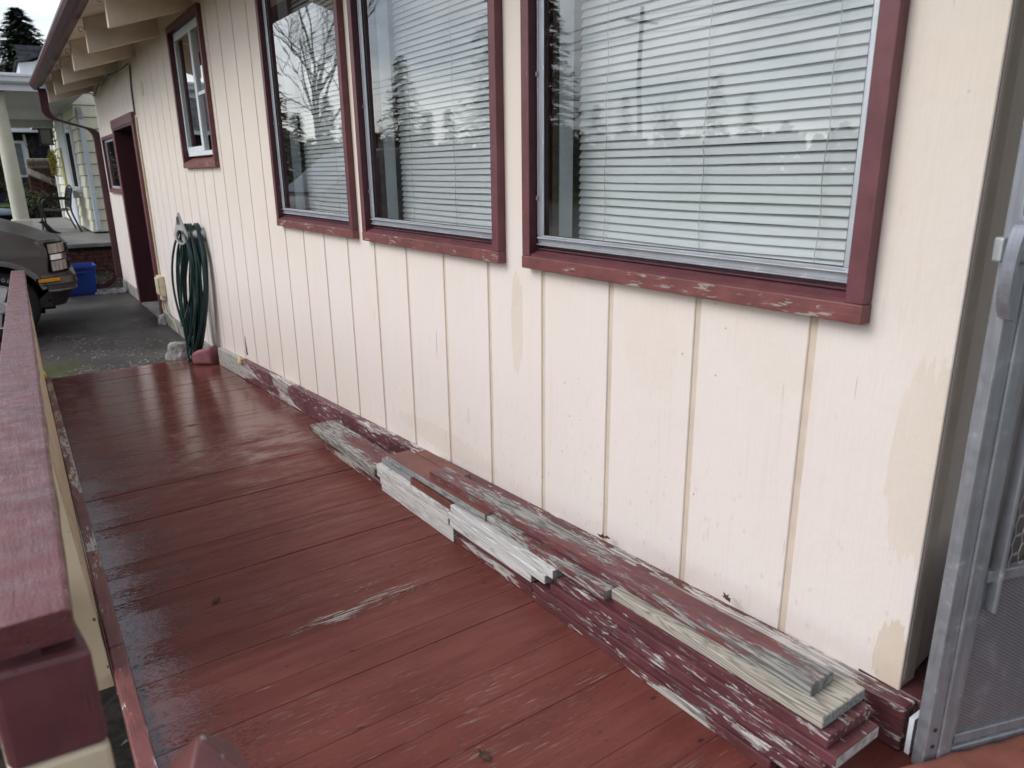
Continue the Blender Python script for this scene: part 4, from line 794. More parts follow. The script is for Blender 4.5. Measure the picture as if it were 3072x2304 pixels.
# utility box and its wires beside the doorway
BOXM = plain('cream_plastic_box', (.60, .52, .37), .5, .3, var=.12, vs=20)
UB = thing('utility_box', (0, 8.46, .42), 'cream plastic utility box on the wall beside the doorway', 'utility box')
B('box_body', -.055, 0, 8.40, 8.58, .33, .545, BOXM, UB, bevel=.008, seg=2); B('box_cover', -.075, -.0552, 8.415, 8.565, .35, .53, BOXM, UB, bevel=.01, seg=2); B('conduit_fitting', -.05, -.004, 8.43, 8.55, .285, .329, BOXM, UB, bevel=.006)
for i in range(4): MB().tube(smooth_path([(-.02, 8.44 + .03 * i, .285), (-.025 - .008 * i, 8.38 + .02 * i, .20), (-.018, 8.22 - .04 * i, .11), (-.02 - .004 * i, 8.02 - .05 * i, .03)], 5), .004, 5).build('wire', BOXM if i % 2 else HOOKM, UB)
MB().tube([(-.012, 8.60, .54), (-.012, 8.62, 2.0), (-.012, 8.60, 2.14)], .010, 6).build('conduit', BOXM, UB)
CABM = plain('dark_cable', (.05, .038, .03), .6)
CB = thing('eave_cable', (-.02, 9.5, 2.4), 'dark cable sagging under the eave between the far rafters', 'cable')
MB().tube(smooth_path([(-.015, 8.60, 2.16), (-.012, 8.58, 2.45), (-.015, 8.50, 2.62), (-.06, 8.7, 2.60), (-.10, 9.3, 2.60), (-.09, 9.41, 2.62), (-.11, 10.0, 2.56), (-.06, 10.6, 2.64), (-.06, 11.2, 2.555), (-.02, 11.83, 2.63)], 8), .006, 6).build('cable', CABM, CB); MB().tube(smooth_path([(-.014, 8.66, 2.15), (-.012, 8.64, 2.4), (-.015, 8.51, 2.61)], 6), .005, 6).build('cable', CABM, CB)
B('wall_plate', -.006, 0, 8.02, 8.10, 2.30, 2.42, EAVE, HOUSE)

# pale leaf bits scattered on the wet concrete
mb = MB(); rnd = random.Random(3)
for i in range(1150):
    y = 6.75 + 3.2 * rnd.random() ** 1.8; x = -1.25 + 1.2 * rnd.random()
    if mnoise.noise((x * 3, y * 3, 0)) + rnd.uniform(-.25, .25) < -.02: continue
    s_ = rnd.uniform(.006, .018); a_ = rnd.uniform(0, 3.1); c_, n__ = math.cos(a_) * s_, math.sin(a_) * s_; z_ = .001
    mb.add([(x - c_, y - n__, z_), (x + n__ * .5, y - c_ * .5, z_ + .002), (x + c_, y + n__, z_), (x - n__ * .5, y + c_ * .5, z_ + .002)], [(0, 1, 2, 3)])
prop(mb.build('leaf_flakes', plain('pale_leaf_flakes', (.33, .315, .29), .7, .3, var=.4, vs=40), None), kind='stuff')
mb = MB()
for i in range(420):
    x = rnd.uniform(-1.9, .3); y = rnd.uniform(12.02, 13.0); s_ = rnd.uniform(.012, .035); a_ = rnd.uniform(0, 6.28); c_, n__ = math.cos(a_) * s_, math.sin(a_) * s_; z_ = .02 + .11 * min(1, max(0, (y - 12.05) / .9))
    mb.add([(x - c_, y - n__, z_), (x + n__ * .6, y - c_ * .6, z_ + .01), (x + c_, y + n__, z_ + rnd.uniform(0, .02)), (x - n__ * .6, y + c_ * .6, z_ + .01)], [(0, 1, 2, 3)])
prop(mb.build('fallen_leaves', plain('rotting_leaves', (.075, .062, .035), .85, .2, var=.7, vs=14), None), kind='stuff')
mb = MB()
for i in range(60):
    x = rnd.uniform(-1.4, -1.26); y = rnd.uniform(.3, 2.2); s_ = rnd.uniform(.006, .02); a_ = rnd.uniform(0, 6.28); c_, n__ = math.cos(a_) * s_, math.sin(a_) * s_; z_ = .012
    mb.add([(x - c_, y - n__, z_), (x + n__ * .4, y - c_ * .4, z_ + .01), (x + c_, y + n__, z_ + rnd.uniform(0, .02)), (x - n__ * .4, y + c_ * .4, z_ + .01)], [(0, 1, 2, 3)])
prop(mb.build('leaf_litter', plain('wet_leaf_litter', (.06, .05, .04), .35, .5, var=.6, vs=30), None), kind='stuff')

# ------------------------------------------------------------------ blue recycling bin, pipe elbow, cardboard
BLUE = plain('blue_bin_plastic', (.012, .045, .26), .45, .4, var=.12, vs=6)
BIN = thing('recycling_bin', (-.57, 11.58, 0), 'open blue plastic recycling bin on the driveway by the brick wall', 'recycling bin')
def br(w_, d_, z_): return [(-.575 + a * w_, 11.62 + b * d_, z_) for a, b in ((-.5, -.5), (.5, -.5), (.5, .5), (-.5, .5))]
mb = MB(); mb.loft([br(.36, .30, 0), br(.41, .36, .36), br(.45, .40, .361), br(.45, .40, .405), br(.425, .375, .405), br(.41, .36, .38), br(.37, .31, .02)]).build('tub', BLUE, BIN, bevel=.008, seg=2)
mb = MB(); mb.box(-.66, -.49, 11.418, 11.43, .30, .325); mb.build('hand_grip', BLUE, BIN, bevel=.004)
o_ = MB().loft([[(x + a, y - .5 * b * 0, z + b) for a, b in ((-.0, -.035), (.02, -.03), (.035, 0), (.02, .03), (-.0, .035), (-.02, .03), (-.035, 0), (-.02, -.03))] for x, y, z in [tuple(v_) for v_ in smooth_path([(-.36, 11.95, .05), (-.30, 11.95, .045), (-.22, 11.95, .055), (-.14, 11.94, .11), (-.10, 11.93, .17)], 4)]]).build('pipe_elbow', GUTTER, None, bevel=.004); prop(o_, 'loose maroon downspout elbow lying on the ground under the downspout', 'pipe elbow')
mb = MB(); R2 = []
for i in range(12):
    t_ = i / 11; R2.append([(-.42 + .40 * t_, 11.40 + .03 * math.sin(i * 1.7), .002), (-.42 + .40 * t_, 11.72 + .04 * math.sin(i * 2.3), .002), (-.42 + .40 * t_, 11.70 + .04 * math.sin(i * 2.3), .028 + .016 * math.sin(i * 1.9)), (-.42 + .40 * t_, 11.42 + .03 * math.sin(i * 1.7), .022 + .014 * math.sin(i * 1.3))])
o_ = mb.loft(R2).build('soggy_cardboard', plain('soggy_grey_cardboard', (.26, .25, .25), .85, .2, var=.35, vs=16, bump=.4), None, bevel=.004); prop(o_, 'crumpled grey piece of wet cardboard on the driveway by the downspout', 'cardboard')

# ------------------------------------------------------------------ parked van
VANP = M('taupe_van_paint', .34, .5, .55); p_ = VANP.pos(); x_, y_, z_ = VANP.sep(p_)
dr = VANP.ramp(VANP.voro(VANP.mapv(p_, (75, 75, 75)), 1), .34, .18); VANP.color(VANP.mix(VANP.noise(p_, 5, 3), (.085, .074, .070), (.112, .098, .092))); VANP.bump(dr, .35, .003); VANP = VANP.m
VDK = plain('dark_van_trim', (.035, .032, .032), .45, .4, var=.15, vs=8); VGREY = plain('grey_van_cladding_highlight', (.15, .145, .15), .4, .5, .2, var=.1); RUB = plain('black_tyre_rubber', (.014, .014, .015), .75, .25, var=.2, vs=20); HUBM = plain('silver_wheel', (.52, .53, .55), .35, .5, .6, var=.06); BLK = plain('black_void', (.004, .004, .004), .9, .1)
VAN = thing('parked_van', (-1.47, 8.95, 0), 'taupe van parked nose towards the doorway, front end showing', 'van')
VY0, VY1 = 8.62, 10.44; XF = -.845
def outline(xf, y0, y1, rx, ry, xb, n=8):
    ym = (y0 + y1) / 2; pts = [(xb, y0)]
    for i in range(n + 1): a = rad(-90 + 90 * i / n); pts.append((xf - rx + rx * math.cos(a), y0 + ry + ry * math.sin(a)))
    pts.append((xf + .03, ym))
    for i in range(n + 1): a = rad(90 * i / n); pts.append((xf - rx + rx * math.cos(a), y1 - ry + ry * math.sin(a)))
    pts.append((xb, y1)); return pts
def vr(xf, ins, z, rx=.22, ry=.16, xb=-1.055): return [(a, b, z) for a, b in outline(xf, VY0 + ins, VY1 - ins, rx, ry, xb)]
XB0, XB1 = -1.055, -1.885                                                            # front wheel opening
mb = MB(); mb.loft([vr(XF - .02, .02, .63), vr(XF, .0, .80), vr(XF, .0, .88), vr(XF - .015, .02, .935), vr(XF - .06, .05, .965)]).build('front_body', VANP, VAN, smooth=False, bevel=.01, seg=2)
mb = MB(); HX_ = [(-.905, .965), (-.98, 1.01), (-1.12, 1.075), (-1.32, 1.15), (-1.6, 1.23), (-1.9, 1.29)]
for iy in range(9):
    pass
rows = []
for x, z in HX_:
    row = []
    for iy in range(9):
        t_ = -1 + iy / 4; ins = .05 + .01; yy = (VY0 + VY1) / 2 + t_ * ((VY1 - VY0) / 2 - ins); row.append((x - (.05 * t_ * t_ if x > -1.0 else 0), yy, z - .085 * abs(t_) ** 3.0))
    rows.append(row)
vs = [v_ for r in rows for v_ in r]; fs = [(r * 9 + c, r * 9 + c + 1, r * 9 + c + 10, r * 9 + c + 9) for r in range(len(HX_) - 1) for c in range(8)]
mb.add(vs, fs); mb.build('hood', VANP, VAN, smooth=True)
FX_ = [(-1.05, 1.043)] + HX_[2:]
FX_ = FX_ + [(-1.905, 1.29)]
mb = MB(); mb.add([(x, VY0 + .055, z - .080) for x, z in FX_] + [(x, VY0 - .001, z - .16) for x, z in FX_] + [(x, VY0 - .001, .80) for x, z in FX_], [(i, i + 1, 7 + i, 6 + i) for i in range(5)] + [(6 + i, 7 + i, 13 + i, 12 + i) for i in range(5)]); mb.build('fender', VANP, VAN, smooth=True)
# cab, sides and rear as a swept profile
prof = [(-1.9, .36), (-1.9, 1.29), (-2.55, 1.80), (-2.75, 1.86), (-5.05, 1.86), (-5.25, 1.70), (-5.3, .8), (-5.28, .36)]
mb = MB(); mb.prism(prof, VY0, VY1, lambda a, b, t: (a, t + (.10 if t < 9 else -.10) * max(0, (b - 1.1) / .8), b)).build('body', VANP, VAN, bevel=.03, seg=2)
mb = MB(); mb.hexa([(-1.955, VY0 + .12, 1.32), (-1.945, VY1 - .12, 1.32), (-2.54, VY1 - .18, 1.785), (-2.54, VY0 + .18, 1.785), (-1.94, VY0 + .12, 1.335), (-1.93, VY1 - .12, 1.335), (-2.53, VY1 - .18, 1.80), (-2.53, VY0 + .18, 1.80)]).build('windshield', plain('dark_van_glass', (.01, .012, .014), .05, .6), VAN)
mb = MB()
for a, b in ((-2.15, -3.0), (-3.1, -4.1), (-4.2, -5.0)): mb.hexa([(a, VY0 + .012, 1.22), (b, VY0 + .012, 1.22), (b, VY0 + .075, 1.74), (a - .28 if a > -2.5 else a, VY0 + .075, 1.74), (a, VY0 + .03, 1.22), (b, VY0 + .03, 1.22), (b, VY0 + .1, 1.74), (a - .28 if a > -2.5 else a, VY0 + .1, 1.74)])
mb.build('side_window', bpy.data.materials['dark_van_glass'], VAN)
# lower front: bumper in two stages with grey painted highlight strip, chin
mb = MB(); mb.loft([vr(XF - .05, .06, .30, .3, .22, -1.02), vr(XF + .0, .02, .40, .28, .2, -1.02), vr(XF + .055, -.01, .47, .26, .19, -1.02)]).build('air_dam', VDK, VAN, bevel=.006)
mb = MB(); mb.loft([vr(XF + .057, -.012, .471, .26, .19, -1.02), vr(XF + .072, -.016, .53, .25, .19, -1.05), vr(XF + .07, -.014, .60, .25, .19, -1.08), vr(XF + .03, .015, .645, .25, .19, -1.10), vr(XF - .03, .05, .655, .25, .19, -1.10)]).build('bumper', VANP, VAN, bevel=.008, seg=2)
mb = MB(); mb.loft([vr(XF + .074, -.018, .522, .25, .19, -1.09), vr(XF + .078, -.021, .532, .25, .19, -1.09), vr(XF + .074, -.018, .540, .25, .19, -1.09)]).build('bumper_groove', VDK, VAN); mb = MB(); mb.loft([vr(XF + .062, -.016, .462, .26, .19, -.93), vr(XF + .066, -.018, .470, .26, .19, -.93), vr(XF + .06, -.014, .478, .26, .19, -.93)]).build('highlight_strip', VGREY, VAN)
def side_path(xf, ry, rx, s0, s1, n=8, ins=0):       # points along the rounded corner, s 0..1 from side to nose
    out_ = []
    for i in range(n + 1):
        t_ = s0 + (s1 - s0) * i / n; a = rad(-90 + 90 * t_) if t_ >= 0 else rad(-90)
        out_.append((xf - rx + rx * math.cos(a) + (t_ * .35 if t_ < 0 else 0), VY0 + ins + ry + ry * math.sin(a)))
    return out_
def patch(name, s0, s1, z0, z1, o0, mat, n=8, xf=XF, rx=.22, ry=.16, tilt=0, bi=0.0):
    P0 = side_path(xf + o0, ry + o0 * .0, rx, s0, s1, n, bi - o0); P1 = side_path(xf + o0 - .02, ry, rx, s0, s1, n, bi - o0 + .02); mb = MB()
    vs = [(a, b, z0 + tilt * i / n) for i, (a, b) in enumerate(P0)] + [(a, b, z1 + tilt * i / n) for i, (a, b) in enumerate(P0)] + [(a, b, z0 + tilt * i / n) for i, (a, b) in enumerate(P1)] + [(a, b, z1 + tilt * i / n) for i, (a, b) in enumerate(P1)]
    m__ = n + 1; fs = []
    for i in range(n): fs += [(i, i + 1, m__ + i + 1, m__ + i), (2 * m__ + i, 3 * m__ + i, 3 * m__ + i + 1, 2 * m__ + i + 1), (i, 2 * m__ + i, 2 * m__ + i + 1, i + 1), (m__ + i, m__ + i + 1, 3 * m__ + i + 1, 3 * m__ + i)]
    fs += [(0, m__, 3 * m__, 2 * m__), (n, 2 * m__ + n, 3 * m__ + n, m__ + n)]
    return mb.add(vs, fs).build(name, mat, VAN, bevel=.003)
LENS = M('headlight_lens', .12, .6); p_ = LENS.pos(); wv = LENS.noise(LENS.mapv(p_, (40, 40, 3)), 1, 3); LENS.color(LENS.mix(LENS.ramp(wv, .35, .65), (.20, .175, .15), (.42, .38, .34))); LENS = LENS.m
CHR = plain('chrome_strip', (.62, .62, .63), .14, .5, .9, var=.1)
patch('headlight_surround', .20, .95, .650, .945, .004, BLK); patch('headlight', .225, .90, .832, .926, .010, LENS, tilt=.014); patch('turn_lamp', .235, .92, .768, .823, .012, CHR, tilt=.014); patch('headlight', .25, .90, .660, .758, .010, LENS, tilt=.012)
patch('side_marker_housing', -.30, .27, .548, .598, .003, BLK, 8, XF + .072, .25, .19, .01, -.018); patch('side_marker', -.27, .245, .555, .591, .008, plain('amber_lens', (.55, .22, .01), .25), 8, XF + .072, .25, .19, .01, -.018)
mb = MB()
for i in range(12):
    z = .67 + i * .022
    if .75 < z < .80: continue
    mb.box(XF - .01, XF + .045, VY0 + .17, VY1 - .17, z, z + .009)
mb.build('grille', VDK, VAN)
WC = (-1.470, .345); mb = MB(); n_ = 26
ang = [rad(20 + (172) * i / n_) for i in range(n_ + 1)]
ri, ro = .405, .455
vs = []
for a in ang:
    ca, sa = math.cos(a), math.sin(a)
    for r_, yy in ((ri, VY0 + .004), (ri, VY0 - .012), (ro - .01, VY0 - .014), (ro + .004, VY0 + .004)): vs.append((WC[0] + r_ * ca, yy, WC[1] + r_ * sa))
mb.add(vs, [(i * 4 + k_, i * 4 + (k_ + 1) % 4, i * 4 + 4 + (k_ + 1) % 4, i * 4 + 4 + k_) for i in range(n_) for k_ in range(4)]); mb.build('arch_lip', VGREY, VAN, smooth=False, bevel=.003)
# fender skin round the arch
mb = MB(); top = lambda x: next((z0_ + (z1_ - z0_) * (x - x0_) / (x1_ - x0_) for (x0_, z0_), (x1_, z1_) in zip(HX_, HX_[1:]) if x1_ <= x <= x0_), .80) - .155
for i in range(n_):
    a, b = ang[i], ang[i + 1]; q = []
    for t_ in (a, b):
        x1, z1 = WC[0] + (ri + .01) * math.cos(t_), WC[1] + (ri + .01) * math.sin(t_); q.append(((x1, VY0 + .002, z1), (min(-1.02, max(-1.9, WC[0] + .75 * math.cos(t_))) if abs(math.cos(t_)) > .05 else x1, VY0 + .002, min(.82, WC[1] + .75 * math.sin(t_)) if math.sin(t_) > 0 else z1)))
    mb.add([q[0][0], q[1][0], q[1][1], q[0][1]], [(0, 1, 2, 3)])
mb.build('fender', VANP, VAN)
mb = MB(); mb.box(-1.93, -1.0, VY0 + .26, VY0 + .30, .25, .85); mb.box(-1.93, -1.03, VY0 + .02, VY0 + .26, .80, .82); mb.box(-1.06, -1.03, VY0 + .03, VY0 + .28, .36, .84); mb.build('wheel_well', BLK, VAN)
B('underbody', -5.1, -1.1, VY0 + .2, VY1 - .2, .22, .40, BLK, VAN)
def wheel(cx, y, lab=None):
    n = 40; mb = MB(); prf = [(.215, -.0), (.235, -.018), (.30, -.022), (.332, -.008), (.343, .02), (.343, .18), (.33, .205), (.22, .20)]
    mb.loft([[(cx + r_ * math.cos(2 * math.pi * k_ / n), y + d_, .343 + r_ * math.sin(2 * math.pi * k_ / n)) for k_ in range(n)] for r_, d_ in prf], cap=False); wh = mb.build('wheel', RUB, VAN, smooth=True)
    mb = MB(); mb.loft([[(cx + r_ * math.cos(2 * math.pi * k_ / n), y + d_, .343 + r_ * math.sin(2 * math.pi * k_ / n)) for k_ in range(n)] for r_, d_ in ((.216, .0), (.214, -.006), (.204, -.006), (.198, .02), (.196, .18))], cap=False).build('rim', HUBM, wh, smooth=True)
    mb = MB()
    for s_ in range(6):
        a = rad(60 * s_ + 12)
        def pp(r_, w_, d_): return (cx + r_ * math.cos(a) - w_ * math.sin(a), y + d_, .343 + r_ * math.sin(a) + w_ * math.cos(a))
        mb.hexa([pp(.03, -.03, .06), pp(.2, -.045, .06), pp(.2, .045, .06), pp(.03, .03, .06), pp(.03, -.024, -.004), pp(.2, -.038, .008), pp(.2, .038, .008), pp(.03, .024, -.004)])
    mb.loft([[(cx + r_ * math.cos(2 * math.pi * k_ / n), y + d_, .343 + r_ * math.sin(2 * math.pi * k_ / n)) for k_ in range(n)] for r_, d_ in ((.068, .05), (.068, -.008), (.05, -.016))]).build('spokes', HUBM, wh, bevel=.004)
    mb = MB(); mb.loft([[(cx + r_ * math.cos(2 * math.pi * k_ / n), y + .1, .343 + r_ * math.sin(2 * math.pi * k_ / n)) for k_ in range(n)] for r_ in (.0001, .2)], cap=False).build('brake_disc', VDK, wh)
    return wh
wh = wheel(WC[0], VY0 + .045); wheel(-4.3, VY0 + .045)
TXT = plain('white_tyre_lettering', (.42, .42, .42), .6)
for i, ch in enumerate('EGL'):
    cu = bpy.data.curves.new('tyre_lettering', 'FONT'); cu.body = ch; cu.size = .05; cu.extrude = .0006; cu.align_x = 'CENTER'; cu.align_y = 'CENTER'; t_o = bpy.data.objects.new('tyre_text', cu); COL.objects.link(t_o); cu.materials.append(TXT)
    bpy.context.view_layer.update(); me_ = bpy.data.meshes.new_from_object(t_o.evaluated_get(bpy.context.evaluated_depsgraph_get())); bpy.data.objects.remove(t_o); o_ = bpy.data.objects.new('tyre_lettering', me_); COL.objects.link(o_)
    a = rad(84 - 9 * i); o_.parent = wh; o_.location = Vector((WC[0] + .272 * math.cos(a), VY0 + .045 - .0225, .343 + .272 * math.sin(a))) - ROOT[VAN.name]; o_.rotation_euler = (rad(90), 0, 0); o_.rotation_euler = (Matrix.Rotation(a - math.pi / 2, 3, Vector((0, -1, 0))) @ Matrix.Rotation(rad(90), 3, 'X')).to_euler()
# ------------------------------------------------------------------ brick wall under the neighbour's porch
BRICKM = M('dark_red_brick', .85, .2); p_ = BRICKM.pos(True); BRICKM.color(BRICKM.mix(BRICKM.ramp(BRICKM.noise(p_, 14, 4), .3, .7), (.060, .024, .025), (.150, .066, .063))); BRICKM.bump(BRICKM.noise(p_, 60, 4), .5, .003); BRICKM = BRICKM.m
MORT_LAP_SHADE = plain('dark_mortar_and_lap_shade', (.035, .030, .028), .95, .1, var=.3, vs=40)
BW = thing('brick_wall', (-.7, 13.25, 0), 'low dark red brick wall holding up the neighbouring porch', 'brick wall')
B('mortar', -3.4, .42, 13.208, 13.35, 0, .50, MORT_LAP_SHADE, BW)
cz = .07; row = 0; rnd = random.Random(11); bmesh0 = None
while cz + .056 < .50:
    x = -2.1 + (.10 if row % 2 else 0)
    while x < .40:
        d_ = rnd.uniform(-.003, .003); B('brick', x, min(x + .190, .42), 13.198 + d_, 13.26, cz, cz + .0545, BRICKM, BW, bevel=.003); x += .2005
    cz += .0632; row += 1
SLABM = plain('damp_porch_concrete', (.22, .21, .20), .5, .4, var=.25, vs=3, bump=.1)
# ------------------------------------------------------------------ neighbouring house with its porch
NX, NY = .04, 15.3
NH = thing('neighbour_house', (2.5, 18, 0), 'pale yellow green house with lap siding and a deep front porch', 'house')
LAP = plain('pale_yellow_green_siding', (.68, .665, .53), .6, .3, var=.06, vs=6); NWHITE = plain('white_house_trim', (.66, .68, .71), .5, .3, var=.05)
SHING = M('grey_asphalt_shingles', .9, .2); p_ = SHING.pos(); vv = SHING.voro(SHING.mapv(p_, (4, 7, 7)), 1, 'F1', 'Color'); SHING.color(SHING.mix(vv, (.028, .029, .034), (.085, .087, .098))); SHING = SHING.m
B('porch_slab', -3.4, 4.0, 13.12, 22.0, .505, .565, SLABM, NH, bevel=.008, seg=2); B('foundation', NX + .03, 4.5, NY + .03, 22.0, 0, .505, MORT_LAP_SHADE, NH); B('foundation', -3.35, NX, 13.36, 22, 0, .50, MORT_LAP_SHADE, NH)
mb = MB(); mb2 = MB(); z = .60; LH = .196; k = 0
mb.box(NX + .02, 5, NY + .02, 21.8, .56, 3.4); mb.build('wall', MORT_LAP_SHADE, NH)  # dark backing puts the shadow lines under the laps into the colour
while z < 3.3:
    l = MB()
    l.hexa([(NX - .016, NY - .016, z), (5, NY - .016, z), (5, NY + .02, z), (NX - .016, NY + .02, z), (NX + .006, NY + .006, z + LH - .011), (5, NY + .006, z + LH - .011), (5, NY + .0195, z + LH - .011), (NX + .006, NY + .0195, z + LH - .011)]).build('lap_board', LAP, NH)
    l = MB(); l.hexa([(NX - .016, NY + .0202, z), (NX + .02, NY + .0202, z), (NX + .02, 21.8, z), (NX - .016, 21.8, z), (NX + .006, NY + .0202, z + LH - .011), (NX + .0195, NY + .0202, z + LH - .011), (NX + .0195, 21.8, z + LH - .011), (NX + .006, 21.8, z + LH - .011)]).build('lap_board', LAP, NH)
    z += LH
def onface(name, y0, y1, z0, z1, d, mat, par=None, t0=0.0): return B(name, NX - d, NX - t0, y0, y1, z0, z1, mat, par or NH)
wn = onface('window', 16.05, 17.15, 1.27, 2.52, .045, NWHITE); onface('pane', 16.2, 17.0, 1.38, 2.42, .05, plain('dark_reflective_pane', (.03, .035, .04), .06, .7), wn, .0452)
dr_ = onface('door_frame', 17.55, 19.35, .57, 2.72, .04, NWHITE); onface('door', 17.75, 18.6, .57, 2.55, .044, NWHITE, dr_, .0402); onface('side_board', 18.65, 19.1, 1.22, 2.15, .06, plain('mustard_board', (.36, .31, .075), .6, .3, var=.25, vs=9), dr_, .0402)
onface('corner_trim', 21.6, 21.85, .57, 3.3, .05, NWHITE); onface('meter_box', 16.75, 17.0, 1.16, 1.30, .10, NWHITE)
B('downspout', .085, .165, NY - .075, NY - .017, .62, 2.52, plain('pale_blue_white_downspout', (.55, .61, .66), .4, .4, var=.05), NH, bevel=.008); B('downspout_outlet', .075, .165, NY - .085, NY - .017, 2.52, 2.72, plain('grey_outlet', (.33, .34, .34), .5), NH, bevel=.01)
CEIL = plain('grey_porch_ceiling', (.40, .40, .38), .7, .2, var=.04)
B('porch_ceiling', -1.6, NX + .0, 13.22, 20.0, 2.765, 2.80, CEIL, NH); B('back_beam', -1.6, NX - .02, 19.85, 20.0, 2.60, 2.764, CEIL, NH)
B('fascia', -1.65, NX, 13.17, 13.218, 2.752, 2.92, NWHITE, NH)
MB().prism([(13.165, 2.845), (13.10, 2.845), (13.07, 2.87), (13.065, 2.93), (13.045, 2.935), (13.045, 2.965), (13.165, 2.965)], -1.7, NX + .02, lambda a, b, t: (t, a, b)).build('gutter', NWHITE, NH)
MB().prism([(13.10, 2.967), (13.10, 2.982), (19.8, 3.42), (19.8, 3.40)], -1.7, NX + .02, lambda a, b, t: (t, a, b)).build('porch_roof', NWHITE, NH)
COLM = plain('cream_porch_column', (.58, .56, .45), .5, .3, var=.05)
cl = MB(); cxc, cyc = -1.055, 13.5
cl.loft([[(cxc + r_ * math.cos(2 * math.pi * q_ / 20), cyc + r_ * math.sin(2 * math.pi * q_ / 20), z) for q_ in range(20)] for r_, z in ((.105, .95), (.104, 1.3), (.100, 1.9), (.088, 2.68), (.1, 2.70), (.1, 2.752))]).build('porch_column', COLM, NH, smooth=False, bevel=.002)
B('column_base', cxc - .13, cxc + .13, cyc - .13, cyc + .13, .566, .95, COLM, NH, bevel=.01)
# upper gable behind the porch roof
gb = MB(); gb.prism([(-.42, 3.70), (-.42, 3.93), (-.14, 3.97), (2.6, 5.2), (5.4, 3.93), (5.4, 3.70)], 20.0, 26.0, lambda a, b, t: (a, t, b)).build('upper_storey', NWHITE, NH)
MB().prism([(-.46, 3.932), (-.25, 3.975), (2.6, 5.26), (2.6, 5.36), (-.25, 4.05), (-.48, 3.96)], 19.85, 26.1, lambda a, b, t: (a, t, b)).build('roof', SHING, NH)
sg = thing('shingled_gable', (.9, 27, 3.5), 'grey shingled gable rising behind the white eave of the neighbouring house', 'gable')
B('gable_wall', -.02, 2.8, 26.9, 29, 3.0, 4.9, NWHITE, sg)
zz = 4.3
for i in range(7):
    x = -.10
    while x < 2.6:
        w_ = rnd.uniform(.18, .34); MB().hexa([(x, 26.55 + i * .04, zz), (x + w_ - .01, 26.55 + i * .04, zz), (x + w_ - .01, 26.86, zz), (x, 26.86, zz), (x, 26.61 + i * .04, zz + .135), (x + w_ - .01, 26.61 + i * .04, zz + .135), (x + w_ - .01, 26.86, zz + .135), (x, 26.86, zz + .135)]).build('shingle', SHING, sg); x += w_
    zz += .131
# lantern, wreath, bench, crow
BLACKM = plain('black_wrought_iron', (.012, .012, .013), .45, .45, .3, var=.2)
LN = thing('wall_lantern', (NX - .2, 21.3, 2.3), 'black porch lantern on the house wall beside the wreath', 'lantern')
ly = 20.6; B('back_plate', NX - .03, NX - .018, ly - .07, ly + .07, 2.42, 2.72, BLACKM, LN); B('arm', NX - .17, NX - .03, ly - .02, ly + .02, 2.645, 2.675, BLACKM, LN)
mb = MB(); cx0 = NX - .17
for a, b in ((-1, -1), (1, -1), (1, 1), (-1, 1)): mb.box(cx0 + a * .115 - .012, cx0 + a * .115 + .012, ly + b * .115 - .012, ly + b * .115 + .012, 2.28, 2.60)
mb.box(cx0 - .14, cx0 + .14, ly - .14, ly + .14, 2.26, 2.285); mb.box(cx0 - .15, cx0 + .15, ly - .15, ly + .15, 2.60, 2.63); mb.box(cx0 - .06, cx0 + .06, ly - .06, ly + .06, 2.63, 2.69); mb.build('lantern_frame', BLACKM, LN); B('lantern_glass', cx0 - .1, cx0 + .1, ly - .1, ly + .1, 2.286, 2.599, plain('grey_lantern_glass', (.11, .11, .11), .3), LN)
WR = M('yellow_wreath_sprigs', .8, .2); WR.color(WR.mix(WR.ramp(WR.noise(WR.pos(), 16, 3), .35, .65), (.07, .07, .015), (.33, .25, .025))); mb = MB(); rnd = random.Random(8)
for i in range(1300):
    a = rnd.uniform(0, 6.283); b = rnd.uniform(0, 6.283); rr0 = rnd.random() ** .5; x = NX - .12 - .09 * math.sin(b) * rnd.random(); y = 20.3 + .20 * rr0 * math.cos(a); z = 1.86 + .29 * rr0 * math.sin(a); s_ = .028
    d = Vector((rnd.uniform(-1, .3), rnd.uniform(-1, 1), rnd.uniform(-1, 1))).normalized() * s_; e_ = d.orthogonal() * .35; mb.add([(x, y, z), (x + d.x + e_.x, y + d.y + e_.y, z + d.z + e_.z), (x + d.x - e_.x, y + d.y - e_.y, z + d.z - e_.z)], [(0, 1, 2)])
prop(mb.build('wreath', WR.m, None), 'yellow flowered door swag hanging on the porch wall', 'wreath')
BN = thing('porch_bench', (-.42, 16.5, .565), 'black metal bench with woven back and curved arms on the porch', 'bench')
bz = .565; by0, by1 = 15.95, 17.15
for yy in (by0, by1):
    MB().tube(smooth_path([(-.10, yy, bz), (-.17, yy, bz + .22), (-.21, yy, bz + .40), (-.19, yy, bz + .6), (-.14, yy, bz + .80)], 5), .016, 6).build('back_leg', BLACKM, BN, smooth=True)
    MB().tube(smooth_path([(-.18, yy, bz + .60), (-.45, yy, bz + .605), (-.59, yy, bz + .60), (-.645, yy, bz + .54), (-.655, yy, bz + .42), (-.645, yy, bz + .2), (-.66, yy, bz)], 5), .016, 6).build('arm', BLACKM, BN, smooth=True)
for i in range(9): x = -.63 + i * .05; B('seat_slat', x, x + .032, by0, by1, bz + .385 + .012 * abs(i - 4) / 4, bz + .397 + .012 * abs(i - 4) / 4, BLACKM, BN)
def bk(y, t): return (-.205 + .065 * t, y, bz + .42 + .36 * t)
mb = MB(); mb.tube([bk(by0 + (by1 - by0) * i / 16, 1.0 + .16 * max(0, math.sin(math.pi * i / 16)) ** 2) for i in range(17)], .016, 6); mb.tube([bk(by0, .04), bk(by1, .04)], .013, 6); mb.build('back_rail', BLACKM, BN)
mb = MB()
